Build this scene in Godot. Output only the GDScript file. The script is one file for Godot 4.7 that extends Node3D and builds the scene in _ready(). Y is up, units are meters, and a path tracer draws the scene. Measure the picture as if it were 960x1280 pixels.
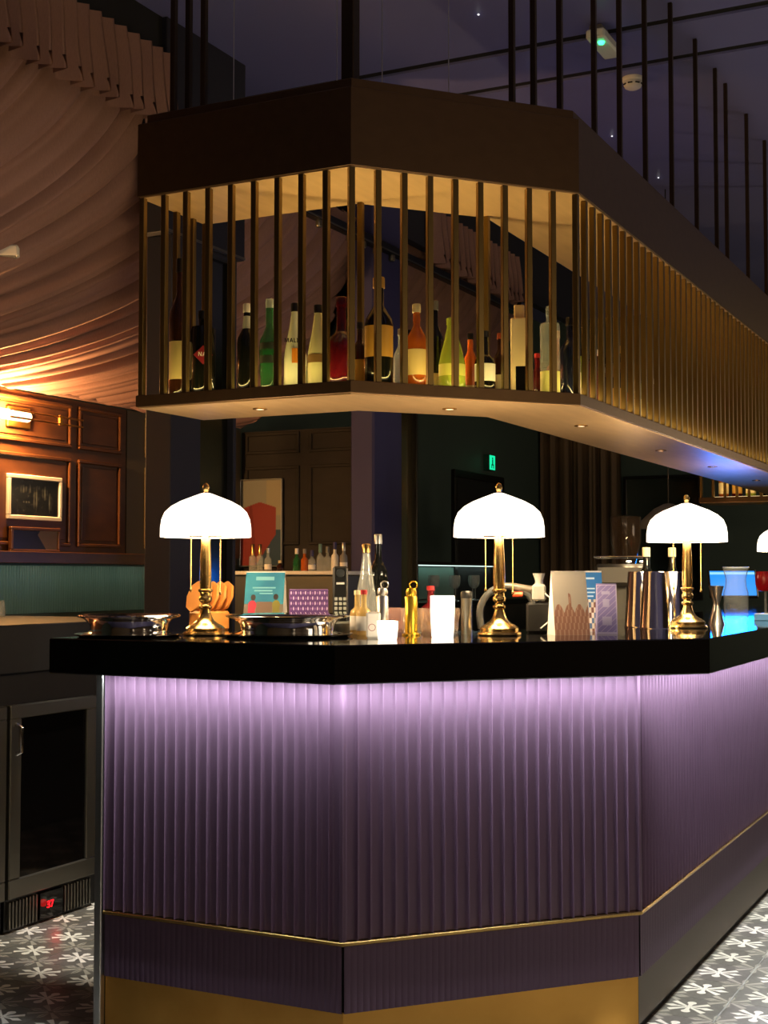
extends Node3D
# A hotel bar at night: a faceted plum bar front with a black worktop, a hanging
# bronze bottle canopy, brass table lamps, and a curtained lounge on the left.
# World axes: x runs along the short front of the bar, -z along its long side, y up.

const EYE := 1.305
const TOP := 1.135          # worktop height
const SHELF := 1.857        # top of the canopy shelf
const CEIL := 3.75

# ------------------------------------------------------------------ mesh builder
class B:
	var v := PackedVector3Array()
	var n := PackedVector3Array()
	var t := PackedVector2Array()
	var xf := Transform3D()
	func tri(a: Vector3, b: Vector3, c: Vector3, na: Vector3, nb: Vector3, nc: Vector3, ua := Vector2.ZERO, ub := Vector2.ZERO, uc := Vector2.ZERO) -> void:
		if (a - c).cross(a - b).dot(na + nb + nc) < 0.0:
			var p = b; b = c; c = p
			p = nb; nb = nc; nc = p
			var q = ub; ub = uc; uc = q
		for e in [[a, na, ua], [b, nb, ub], [c, nc, uc]]:
			v.append(xf * (e[0] as Vector3)); n.append((xf.basis * (e[1] as Vector3)).normalized()); t.append(e[2])
	func quad(a: Vector3, b: Vector3, c: Vector3, d: Vector3, nn: Vector3, uv := false) -> void:
		if uv:
			tri(a, b, c, nn, nn, nn, Vector2(0, 1), Vector2(1, 1), Vector2(1, 0))
			tri(a, c, d, nn, nn, nn, Vector2(0, 1), Vector2(1, 0), Vector2(0, 0))
		else:
			tri(a, b, c, nn, nn, nn)
			tri(a, c, d, nn, nn, nn)
	func squad(a: Vector3, b: Vector3, c: Vector3, d: Vector3, na: Vector3, nb: Vector3, nc: Vector3, nd: Vector3) -> void:
		tri(a, b, c, na, nb, nc)
		tri(a, c, d, na, nc, nd)
	func box(c: Vector3, s: Vector3, bev := 0.0, bs := Basis.IDENTITY) -> B:
		var h := s * 0.5
		var e := minf(bev, minf(h.x, minf(h.y, h.z)) * 0.9)
		var old := xf
		xf = xf * Transform3D(bs, c)
		var ax := [Vector3(1, 0, 0), Vector3(0, 1, 0), Vector3(0, 0, 1)]
		for i in 3:
			var u: Vector3 = ax[(i + 1) % 3]
			var w: Vector3 = ax[(i + 2) % 3]
			var hu := u.dot(h) - e
			var hw := w.dot(h) - e
			for sg in [-1.0, 1.0]:
				var o: Vector3 = ax[i] * (h[i] * sg)
				quad(o - u * hu - w * hw, o + u * hu - w * hw, o + u * hu + w * hw, o - u * hu + w * hw, ax[i] * sg)
		if e > 0.0:
			for i in 3:
				var a: Vector3 = ax[i]
				var u: Vector3 = ax[(i + 1) % 3]
				var w: Vector3 = ax[(i + 2) % 3]
				var la := h[i] - e
				for su in [-1.0, 1.0]:
					for sw in [-1.0, 1.0]:
						var p: Vector3 = u * (su * u.dot(h)) + w * (sw * (w.dot(h) - e))
						var q: Vector3 = u * (su * (u.dot(h) - e)) + w * (sw * w.dot(h))
						quad(p - a * la, q - a * la, q + a * la, p + a * la, (u * su + w * sw).normalized())
			for sx in [-1.0, 1.0]:
				for sy in [-1.0, 1.0]:
					for sz in [-1.0, 1.0]:
						var nn := Vector3(sx, sy, sz).normalized()
						tri(Vector3(sx * h.x, sy * (h.y - e), sz * (h.z - e)), Vector3(sx * (h.x - e), sy * h.y, sz * (h.z - e)), Vector3(sx * (h.x - e), sy * (h.y - e), sz * h.z), nn, nn, nn)
		xf = old
		return self
	func lathe(prof: Array, seg := 24, c := Vector3.ZERO, bs := Basis.IDENTITY) -> B:
		var old := xf
		xf = xf * Transform3D(bs, c)
		var k := prof.size()
		var ns := []
		for i in k - 1:
			var d: Vector2 = (prof[i + 1] - prof[i]).normalized()
			ns.append(Vector2(d.y, -d.x))
		for i in k - 1:
			var p: Vector2 = prof[i]
			var q: Vector2 = prof[i + 1]
			if p.distance_to(q) < 1e-6:
				continue
			var n0: Vector2 = ns[i]
			var n1: Vector2 = ns[i]
			if i > 0 and ns[i - 1].dot(ns[i]) > 0.7: n0 = (ns[i - 1] + ns[i]).normalized()
			if i < k - 2 and ns[i + 1].dot(ns[i]) > 0.7: n1 = (ns[i + 1] + ns[i]).normalized()
			for j in seg:
				var a0 := TAU * j / seg
				var a1 := TAU * (j + 1) / seg
				var d0 := Vector3(cos(a0), 0, sin(a0))
				var d1 := Vector3(cos(a1), 0, sin(a1))
				var A := d0 * p.x + Vector3.UP * p.y
				var Bq := d1 * p.x + Vector3.UP * p.y
				var Cq := d1 * q.x + Vector3.UP * q.y
				var Dq := d0 * q.x + Vector3.UP * q.y
				var na := d0 * n0.x + Vector3.UP * n0.y
				var nb := d1 * n0.x + Vector3.UP * n0.y
				var nc := d1 * n1.x + Vector3.UP * n1.y
				var nd := d0 * n1.x + Vector3.UP * n1.y
				if p.x > 1e-6: tri(A, Bq, Cq, na, nb, nc, Vector2(float(j) / seg, 1), Vector2(float(j + 1) / seg, 1), Vector2(float(j + 1) / seg, 0))
				if q.x > 1e-6: tri(A, Cq, Dq, na, nc, nd, Vector2(float(j) / seg, 1), Vector2(float(j + 1) / seg, 0), Vector2(float(j) / seg, 0))
		xf = old
		return self
	func band(r: float, y0: float, y1: float, a0: float, a1: float, seg := 14, r1 := -1.0) -> B:   # a curved label with its own thickness
		if r1 < 0.0: r1 = r
		for j in seg:
			var p0 := lerpf(a0, a1, float(j) / seg)
			var p1 := lerpf(a0, a1, float(j + 1) / seg)
			var d0 := Vector3(sin(p0), 0, cos(p0))
			var d1 := Vector3(sin(p1), 0, cos(p1))
			var u0 := float(j) / seg
			var u1 := float(j + 1) / seg
			tri(d0 * r + Vector3.UP * y0, d1 * r + Vector3.UP * y0, d1 * r1 + Vector3.UP * y1, d0, d1, d1, Vector2(u0, 1), Vector2(u1, 1), Vector2(u1, 0))
			tri(d0 * r + Vector3.UP * y0, d1 * r1 + Vector3.UP * y1, d0 * r1 + Vector3.UP * y1, d0, d1, d0, Vector2(u0, 1), Vector2(u1, 0), Vector2(u0, 0))
			for e in [[y0, r, -1.0], [y1, r1, 1.0]]:
				quad(d0 * e[1] + Vector3.UP * e[0], d1 * e[1] + Vector3.UP * e[0], d1 * (e[1] - 0.0006) + Vector3.UP * e[0], d0 * (e[1] - 0.0006) + Vector3.UP * e[0], Vector3.UP * e[2])
		return self
	func tube(pts: Array, r, seg := 8, caps := true) -> B:
		var k := pts.size()
		var tan := []
		for i in k:
			var a: Vector3 = pts[maxi(i - 1, 0)]
			var b: Vector3 = pts[mini(i + 1, k - 1)]
			tan.append((b - a).normalized())
		var up: Vector3 = Vector3.UP if absf(tan[0].y) < 0.9 else Vector3.RIGHT
		var rings := []
		for i in k:
			var s: Vector3 = tan[i].cross(up).normalized()
			up = s.cross(tan[i]).normalized()
			var rr: float = r[i] if r is Array else r
			var ring := []
			for j in seg:
				var a := TAU * j / seg
				var d: Vector3 = s * cos(a) + up * sin(a)
				ring.append([pts[i] + d * rr, d])
			rings.append(ring)
		for i in k - 1:
			for j in seg:
				var j2 := (j + 1) % seg
				squad(rings[i][j][0], rings[i][j2][0], rings[i + 1][j2][0], rings[i + 1][j][0], rings[i][j][1], rings[i][j2][1], rings[i + 1][j2][1], rings[i + 1][j][1])
		if caps:
			for e in [[0, -1.0], [k - 1, 1.0]]:
				for j in seg:
					var nn: Vector3 = tan[e[0]] * e[1]
					tri(pts[e[0]], rings[e[0]][j][0], rings[e[0]][(j + 1) % seg][0], nn, nn, nn)
		return self
	func prism(poly: Array, y0: float, y1: float, bev := 0.0) -> B:        # plan polygon (x, z) between two heights
		var pk := PackedVector2Array(poly)
		if Geometry2D.is_polygon_clockwise(pk): pk.reverse()
		var k := pk.size()
		var ins := PackedVector2Array()
		for i in k:
			var p0 := pk[(i + k - 1) % k]
			var p1 := pk[i]
			var p2 := pk[(i + 1) % k]
			var d0 := (p1 - p0).normalized()
			var d1 := (p2 - p1).normalized()
			var m0 := Vector2(-d0.y, d0.x)
			var m1 := Vector2(-d1.y, d1.x)
			var mm := (m0 + m1).normalized()
			ins.append(p1 + mm * (bev / maxf(0.3, mm.dot(m0))))
		for i in k:
			var a := pk[i]
			var b := pk[(i + 1) % k]
			var ia := ins[i]
			var ib := ins[(i + 1) % k]
			var d := (b - a).normalized()
			var nn := Vector3(d.y, 0, -d.x)
			quad(Vector3(a.x, y0 + bev, a.y), Vector3(b.x, y0 + bev, b.y), Vector3(b.x, y1 - bev, b.y), Vector3(a.x, y1 - bev, a.y), nn)
			if bev > 0.0:
				quad(Vector3(a.x, y1 - bev, a.y), Vector3(b.x, y1 - bev, b.y), Vector3(ib.x, y1, ib.y), Vector3(ia.x, y1, ia.y), (nn + Vector3.UP).normalized())
				quad(Vector3(a.x, y0 + bev, a.y), Vector3(b.x, y0 + bev, b.y), Vector3(ib.x, y0, ib.y), Vector3(ia.x, y0, ia.y), (nn - Vector3.UP).normalized())
		var tr := Geometry2D.triangulate_polygon(ins)
		for i in range(0, tr.size(), 3):
			for e in [[y0, -1.0], [y1, 1.0]]:
				var nn: Vector3 = Vector3.UP * e[1]
				tri(Vector3(ins[tr[i]].x, e[0], ins[tr[i]].y), Vector3(ins[tr[i + 1]].x, e[0], ins[tr[i + 1]].y), Vector3(ins[tr[i + 2]].x, e[0], ins[tr[i + 2]].y), nn, nn, nn)
		return self
	func grid(f: Callable, nu: int, nv: int) -> B:                          # smooth sheet f(u, v)
		var P := []
		for i in nu + 1:
			var row := []
			for j in nv + 1: row.append(f.call(float(i) / nu, float(j) / nv))
			P.append(row)
		var N := []
		for i in nu + 1:
			var row := []
			for j in nv + 1:
				var du: Vector3 = P[mini(i + 1, nu)][j] - P[maxi(i - 1, 0)][j]
				var dv: Vector3 = P[i][mini(j + 1, nv)] - P[i][maxi(j - 1, 0)]
				row.append(du.cross(dv).normalized())
			N.append(row)
		for i in nu:
			for j in nv:
				squad(P[i][j], P[i + 1][j], P[i + 1][j + 1], P[i][j + 1], N[i][j], N[i + 1][j], N[i + 1][j + 1], N[i][j + 1])
		return self
	func mesh() -> ArrayMesh:
		var a := []
		a.resize(Mesh.ARRAY_MAX)
		a[Mesh.ARRAY_VERTEX] = v; a[Mesh.ARRAY_NORMAL] = n; a[Mesh.ARRAY_TEX_UV] = t
		var am := ArrayMesh.new()
		am.add_surface_from_arrays(Mesh.PRIMITIVE_TRIANGLES, a)
		return am

# ------------------------------------------------------------------ materials
var M := {}
func mat(key: String, rgb: Array, rough := 0.6, metal := 0.0) -> StandardMaterial3D:
	if M.has(key): return M[key]
	var s := StandardMaterial3D.new()
	s.albedo_color = Color8(rgb[0], rgb[1], rgb[2])
	s.roughness = rough
	s.metallic = metal
	M[key] = s
	return s
func glass(key: String, rgb: Array, alpha: float, rough := 0.04) -> StandardMaterial3D:
	if M.has(key): return M[key]
	var s := mat(key, rgb, rough)
	s.albedo_color.a = alpha
	s.transparency = BaseMaterial3D.TRANSPARENCY_ALPHA
	return s
func glow(key: String, rgb: Array, energy: float, base := [240, 236, 225]) -> StandardMaterial3D:
	if M.has(key): return M[key]
	var s := mat(key, base, 0.4)
	s.emission_enabled = true
	s.emission = Color8(rgb[0], rgb[1], rgb[2])
	s.emission_energy_multiplier = energy
	return s
func noise_tex(freq: float, a: Color, b: Color, size := 256, sx := 1.0, seed_ := 7) -> Texture2D:
	var f := FastNoiseLite.new()
	f.seed = seed_
	f.frequency = freq
	f.fractal_octaves = 4
	var im := Image.create(size, size, false, Image.FORMAT_RGB8)
	for y in size:
		for x in size:
			# blended across the edges so that the repeat does not show
			var fx := float(x) / size
			var n0 := f.get_noise_2d(x * sx, y)
			var n1 := f.get_noise_2d((x - size) * sx, y)
			var w := lerpf(n0, n1, fx)
			im.set_pixel(x, y, a.lerp(b, clampf(0.5 + w * 1.1, 0, 1)))
	im.generate_mipmaps()
	return ImageTexture.create_from_image(im)
func grain(key: String, rgb: Array, rgb2: Array, rough: float, metal: float, freq: float, sx: float, scale: Vector3) -> StandardMaterial3D:
	if M.has(key): return M[key]
	var s := mat(key, [255, 255, 255], rough, metal)
	s.albedo_texture = noise_tex(freq, Color8(rgb[0], rgb[1], rgb[2]), Color8(rgb2[0], rgb2[1], rgb2[2]), 256, sx, key.length() * 13 + 5)
	s.uv1_triplanar = true
	s.uv1_world_triplanar = true
	s.uv1_scale = scale
	return s
func printed(key: String, im: Image, rough := 0.5) -> StandardMaterial3D:
	if M.has(key): return M[key]
	var s := mat(key, [255, 255, 255], rough)
	im.generate_mipmaps()
	s.albedo_texture = ImageTexture.create_from_image(im)
	return s

# ------------------------------------------------------------------ scene tree helpers
var used := {}
func numbered(called: String) -> String:
	if not used.has(called):
		used[called] = 0
		return called
	used[called] += 1
	return "%s_%03d" % [called, used[called]]
func tag(o: Node, label: String, category: String, group := "") -> Node:
	o.set_meta("label", label)
	o.set_meta("category", category)
	if group != "": o.set_meta("group", group)
	return o
func thing(called: String, label: String, category: String, at := Vector3.ZERO, turn := 0.0, group := "") -> Node3D:
	var o := Node3D.new()
	o.name = numbered(called)
	add_child(o)
	o.position = at
	o.rotation.y = turn
	tag(o, label, category, group)
	return o
func put(called: String, me: Mesh, m: Material, parent: Node = self) -> MeshInstance3D:
	var o := MeshInstance3D.new()
	o.name = numbered(called) if parent == self else called
	o.mesh = me
	o.material_override = m
	o.cast_shadow = GeometryInstance3D.SHADOW_CASTING_SETTING_ON
	parent.add_child(o, true)
	return o
func obj(called: String, b: B, m: Material, parent: Node = self) -> MeshInstance3D:
	return put(called, b.mesh(), m, parent)
func struct_node(called: String) -> Node3D:
	var o := Node3D.new()
	o.name = called
	add_child(o)
	o.set_meta("kind", "structure")
	return o
func struct(called: String, b: B, m: Material) -> MeshInstance3D:
	var o := obj(called, b, m)
	o.set_meta("kind", "structure")
	return o
func lettering(s: String, size: float, m: Material, parent: Node, at: Vector3, turn := 0.0, depth := 0.0012) -> MeshInstance3D:
	var tm := TextMesh.new()
	tm.text = s
	var f := SystemFont.new()
	f.font_names = PackedStringArray(["Droid Sans"])
	f.font_weight = 700
	tm.font = f
	tm.font_size = 48
	tm.pixel_size = size / 48.0
	tm.depth = depth
	tm.curve_step = 2.0
	var o := put("lettering", tm, m, parent)
	o.position = at
	o.rotation.y = turn
	return o
func omni(at: Vector3, col: Color, e: float, size: float, parent: Node = self) -> OmniLight3D:
	var l := OmniLight3D.new()
	l.light_color = col
	l.light_energy = e
	l.light_size = size
	l.omni_range = 30.0
	l.omni_attenuation = 2.0
	l.shadow_enabled = true
	l.name = "lamp_light"
	parent.add_child(l, true)
	l.position = at
	return l
func spot(at: Vector3, to: Vector3, col: Color, e: float, ang: float, size := 0.03, parent: Node = self) -> SpotLight3D:
	var l := SpotLight3D.new()
	l.light_color = col
	l.light_energy = e
	l.light_size = size
	l.spot_range = 30.0
	l.spot_attenuation = 2.0
	l.spot_angle = ang
	l.spot_angle_attenuation = 0.6
	l.shadow_enabled = true
	l.name = "spot_light"
	parent.add_child(l, true)
	var d := (to - at).normalized()
	l.transform = Transform3D(Basis.looking_at(d, Vector3.RIGHT if absf(d.y) > 0.9 else Vector3.UP), at)
	return l
func area(at: Vector3, dir: Vector3, along: Vector3, size: Vector2, col: Color, e: float, parent: Node = self) -> AreaLight3D:
	var l := AreaLight3D.new()
	l.light_color = col
	l.light_energy = e
	l.area_size = size
	l.area_range = 30.0
	l.shadow_enabled = true
	l.name = "strip_light"
	parent.add_child(l, true)
	var z := -dir.normalized()
	var x := (along - z * along.dot(z)).normalized()
	l.transform = Transform3D(Basis(x, z.cross(x), z), at)
	return l
# plan paths: the inward side of a path that runs +x then -z is (dz, -dx)
func off_path(p: Array, d: float) -> Array:
	var r := []
	for i in p.size():
		var d0: Vector2 = (p[i] - p[i - 1]).normalized() if i > 0 else (p[1] - p[0]).normalized()
		var d1: Vector2 = (p[i + 1] - p[i]).normalized() if i < p.size() - 1 else d0
		var n0 := Vector2(d0.y, -d0.x)
		var n1 := Vector2(d1.y, -d1.x)
		var mm := (n0 + n1).normalized()
		r.append(p[i] + mm * (d / mm.dot(n0)))
	return r
func strip_poly(p: Array, d0: float, d1: float) -> Array:
	var a := off_path(p, d0)
	var b := off_path(p, d1)
	b.reverse()
	return a + b
func seg_basis(a: Vector2, b: Vector2) -> Basis:        # x along the face, z out of it
	var d := (b - a).normalized()
	return Basis(Vector3(d.x, 0, d.y), Vector3.UP, Vector3(-d.y, 0, d.x))

var rng := RandomNumberGenerator.new()
func _ready() -> void:
	rng.seed = 4711
	# ---- camera
	var cam := Camera3D.new()
	cam.name = "camera"
	add_child(cam)
	cam.position = Vector3(0, EYE, 0)
	cam.rotation_degrees = Vector3(2.694, 26.5, 0)
	cam.fov = 41.26
	cam.near = 0.05
	cam.far = 60.0
	cam.current = true
	# ---- environment: a closed room at night, no daylight
	var we := WorldEnvironment.new()
	we.name = "environment"
	var env := Environment.new()
	env.background_mode = Environment.BG_COLOR
	env.background_color = Color(0, 0, 0)
	env.tonemap_mode = Environment.TONE_MAPPER_LINEAR
	env.tonemap_exposure = 1.0
	env.sdfgi_enabled = true
	env.ssao_enabled = true
	env.ssil_enabled = true
	we.environment = env
	add_child(we)
	make_materials()
	build_shell()
	build_ceiling_fittings()
	build_globes()
	build_lounge_wall()
	build_drapes()
	build_back_counter()
	build_bar_front()
	build_worktop()
	build_canopy()
	build_columns()
	build_back_shelf()
	build_far_end()
	build_lamps()
	build_canopy_bottles()
	build_counter_things()

func make_materials() -> void:
	grain("bronze", [94, 73, 50], [100, 78, 53], 0.45, 0.9, 0.05, 1.0, Vector3(1.5, 1.5, 1.5))
	mat("bronze_rod", [116, 96, 56], 0.36, 0.95)
	mat("hanger_bronze", [66, 54, 42], 0.5, 0.9)
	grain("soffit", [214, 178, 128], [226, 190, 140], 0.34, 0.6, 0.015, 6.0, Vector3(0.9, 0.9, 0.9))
	mat("brass", [212, 176, 110], 0.22, 1.0)
	mat("brass_dull", [176, 130, 62], 0.34, 1.0)
	grain("brass_base", [206, 154, 76], [216, 164, 84], 0.36, 1.0, 0.02, 1.0, Vector3(1.2, 1.2, 1.2))
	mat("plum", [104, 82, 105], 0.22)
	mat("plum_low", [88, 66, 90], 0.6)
	mat("steel", [200, 202, 200], 0.3, 1.0)
	mat("steel_dark", [120, 118, 110], 0.35, 0.9)
	mat("chrome", [225, 225, 225], 0.08, 1.0)
	mat("black", [14, 14, 14], 0.35)
	mat("black_matt", [16, 16, 17], 0.7)
	mat("black_gloss", [8, 8, 9], 0.06)
	grain("granite", [9, 9, 9], [19, 19, 18], 0.05, 0.0, 0.25, 1.0, Vector3(5, 5, 5))
	mat("ceiling_paint", [112, 116, 176], 0.4)
	mat("groove", [6, 6, 8], 0.9)
	mat("navy", [58, 58, 104], 0.7)
	mat("navy_dark", [26, 28, 44], 0.7)
	grain("cloth", [144, 110, 104], [158, 122, 115], 0.85, 0.0, 0.04, 10.0, Vector3(3, 3, 3))
	grain("wood", [74, 44, 24], [92, 56, 30], 0.32, 0.0, 0.03, 0.4, Vector3(1.5, 1.5, 1.5))
	grain("wood_dark", [34, 30, 28], [41, 36, 33], 0.75, 0.0, 0.03, 0.4, Vector3(1.5, 1.5, 1.5))
	mat("olive", [92, 82, 64], 0.6)
	mat("teal", [104, 138, 132], 0.14)
	mat("green_wall", [68, 86, 80], 0.6)
	mat("curtain", [112, 94, 72], 0.85)
	mat("white", [232, 230, 224], 0.5)
	mat("cream", [224, 208, 164], 0.5)
	mat("grey", [120, 120, 118], 0.5)
	mat("grout", [150, 148, 142], 0.8)
	mat("red", [170, 30, 34], 0.4)
	mat("gold_label", [176, 134, 56], 0.5)
	glass("glass_clear", [226, 236, 232], 0.2)
	glass("glass_dark", [14, 16, 14], 0.93)
	glass("glass_green", [36, 110, 58], 0.62)
	glass("glass_lime", [176, 196, 70], 0.72)
	glass("glass_amber", [190, 96, 30], 0.75)
	glass("glass_brown", [52, 26, 14], 0.9)
	glass("glass_red", [92, 12, 22], 0.78)
	glass("glass_navy", [16, 22, 40], 0.92)
	glass("cut_glass", [206, 176, 146], 0.13)
	glass("glass_honey", [222, 188, 112], 0.6)
	glow("bulb", [255, 238, 208], 3.0)
	glow("shade_glow", [255, 244, 226], 1.9)
	glow("led_mauve", [250, 226, 255], 3.0)
	glow("led_warm", [255, 222, 160], 1.6)
	glow("downlight", [255, 228, 184], 2.5)
	glow("star", [255, 255, 255], 1.5)

# ------------------------------------------------------------------ the room
func tile_image() -> Image:
	var n := 256
	var im := Image.create(n, n, false, Image.FORMAT_RGB8)
	var f := FastNoiseLite.new()
	f.seed = 3
	f.frequency = 0.03
	for y in n:
		for x in n:
			var k := f.get_noise_2d(x, y) * 0.035
			var c := Color8(98, 96, 91)
			var q := Vector2((x + 0.5) / n - 0.5, (y + 0.5) / n - 0.5)
			if flake(q, true): c = Color8(226, 223, 214)
			else:
				var e := Vector2(q.x - 0.5 * signf(q.x), q.y - 0.5 * signf(q.y))
				if flake(e, false): c = Color8(160, 156, 146)
			im.set_pixel(x, y, Color(c.r + k, c.g + k, c.b + k))
	return im
func arm(q: Vector2, ang: float, r0: float, r1: float, w0: float, w1: float) -> bool:
	var d := Vector2(cos(ang), sin(ang))
	var u := q.dot(d)
	if u < r0 or u > r1: return false
	return absf(q.cross(d)) < lerpf(w0, w1, (u - r0) / (r1 - r0))
func flake(q: Vector2, bold: bool) -> bool:
	for s in [0.0, PI]:
		if arm(q, s, 0.03, 0.2, 0.014, 0.026): return true
		if arm(q, s, 0.19, 0.26, 0.026, 0.062) or arm(q, s, 0.26, 0.39, 0.06, 0.0): return true
	for a in [0.66, -0.66, PI - 0.66, PI + 0.66]:
		if arm(q, a, 0.03, 0.34, 0.016, 0.052): return true
	for s in [PI / 2, -PI / 2]:
		if bold:
			if arm(q, s, 0.0, 0.2, 0.022, 0.045) or q.distance_to(Vector2(0, sin(s) * 0.21)) < 0.07: return true
		elif arm(q, s, 0.02, 0.2, 0.012, 0.045) or arm(q, s, 0.2, 0.32, 0.045, 0.0): return true
	return false

func build_shell() -> void:
	var tex := ImageTexture.create_from_image(tile_image())
	var tm := []
	for k in 3:
		var s := StandardMaterial3D.new()
		s.albedo_texture = tex
		s.albedo_color = [Color(1, 1, 1), Color(0.93, 0.93, 0.92), Color(0.97, 0.96, 0.98)][k]
		s.roughness = [0.32, 0.36, 0.34][k]
		tm.append(s)
	var fl := struct_node("floor")
	obj("slab", B.new().box(Vector3(-0.5, -0.112, -4.45), Vector3(8.1, 0.2, 15.9)), M.grout, fl)
	var b := B.new()
	b.box(Vector3(0, -0.006, 0), Vector3(0.1985, 0.0118, 0.1985), 0.0008)
	var hs := 0.0985
	b.quad(Vector3(-hs, 0.0002, hs), Vector3(hs, 0.0002, hs), Vector3(hs, 0.0002, -hs), Vector3(-hs, 0.0002, -hs), Vector3.UP, true)
	var tile := b.mesh()
	var X0 := -1.042
	var Z0 := -4.161
	for r in [[-12, -7, -6, 2], [0, 4, -2, 13]]:
		for i in range(r[0], r[1] + 1):
			for j in range(r[2], r[3] + 1):
				var o := put("tile", tile, tm[(i * 7 + j * 5 + 100) % 3], fl)
				o.position = Vector3(X0 + 0.2 * i, 0, Z0 - 0.2 * j)
				if (i + j) % 2: o.rotation.y = PI
	# beyond the tiles that can be picked apart the print goes on
	for r in [[-4.5, -3.542, -12.4, 3.5], [-3.542, -2.342, -12.4, -4.661], [-3.542, -2.342, -2.861, 3.5], [-2.342, -1.142, -12.4, 3.5], [-1.142, -0.142, -12.4, -6.861], [-1.142, -0.142, -3.661, 3.5], [-0.142, 3.5, -12.4, 3.5]]:
		var g := B.new()
		var c := [Vector3(r[0], 0, r[3]), Vector3(r[1], 0, r[3]), Vector3(r[1], 0, r[2]), Vector3(r[0], 0, r[2])]
		var u := []
		for p in c: u.append(Vector2((p.x - X0) / 0.2 + 0.5, (p.z - Z0) / 0.2 + 0.5))
		g.tri(c[0], c[1], c[2], Vector3.UP, Vector3.UP, Vector3.UP, u[0], u[1], u[2])
		g.tri(c[0], c[2], c[3], Vector3.UP, Vector3.UP, Vector3.UP, u[0], u[2], u[3])
		g.box(Vector3((r[0] + r[1]) / 2, -0.0065, (r[2] + r[3]) / 2), Vector3(r[1] - r[0], 0.0125, r[3] - r[2]))
		var o := obj("tiled_area", g, tm[0], fl)
		o.set_meta("kind", "stuff")
	obj("joint_strip", B.new().box(Vector3(-0.942, -0.004, -5.2), Vector3(0.005, 0.0105, 3.2)), M.steel, fl)
	# ceiling: three boards between two dark slots
	var ce := struct_node("ceiling")
	obj("slot_back", B.new().box(Vector3(-0.5, CEIL + 0.031, -5.84), Vector3(8.2, 0.04, 0.069)), M.groove, ce)
	obj("slot_back", B.new().box(Vector3(-0.5, CEIL + 0.031, -6.28), Vector3(8.2, 0.04, 0.069)), M.groove, ce)
	for r in [[3.6, -5.805], [-5.875, -6.245], [-6.315, -12.5]]:
		obj("ceiling_board", B.new().box(Vector3(-0.5, CEIL + 0.05, (r[0] + r[1]) / 2), Vector3(8.2, 0.1, r[0] - r[1])), M.ceiling_paint, ce)
	# walls
	struct("wall_left", B.new().box(Vector3(-4.55, 1.875, -4.45), Vector3(0.16, 3.75, 15.9)), M.green_wall)
	struct("wall_far", B.new().box(Vector3(-0.5, 1.875, -12.48), Vector3(8.1, 3.75, 0.16)), M.green_wall)
	struct("wall_right", B.new().box(Vector3(3.58, 1.875, -4.45), Vector3(0.16, 3.75, 15.9)), mat("brown_wall", [60, 48, 38], 0.7))
	struct("wall_back", B.new().box(Vector3(-0.5, 1.875, 3.58), Vector3(8.1, 3.75, 0.16)), M.olive)

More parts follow.
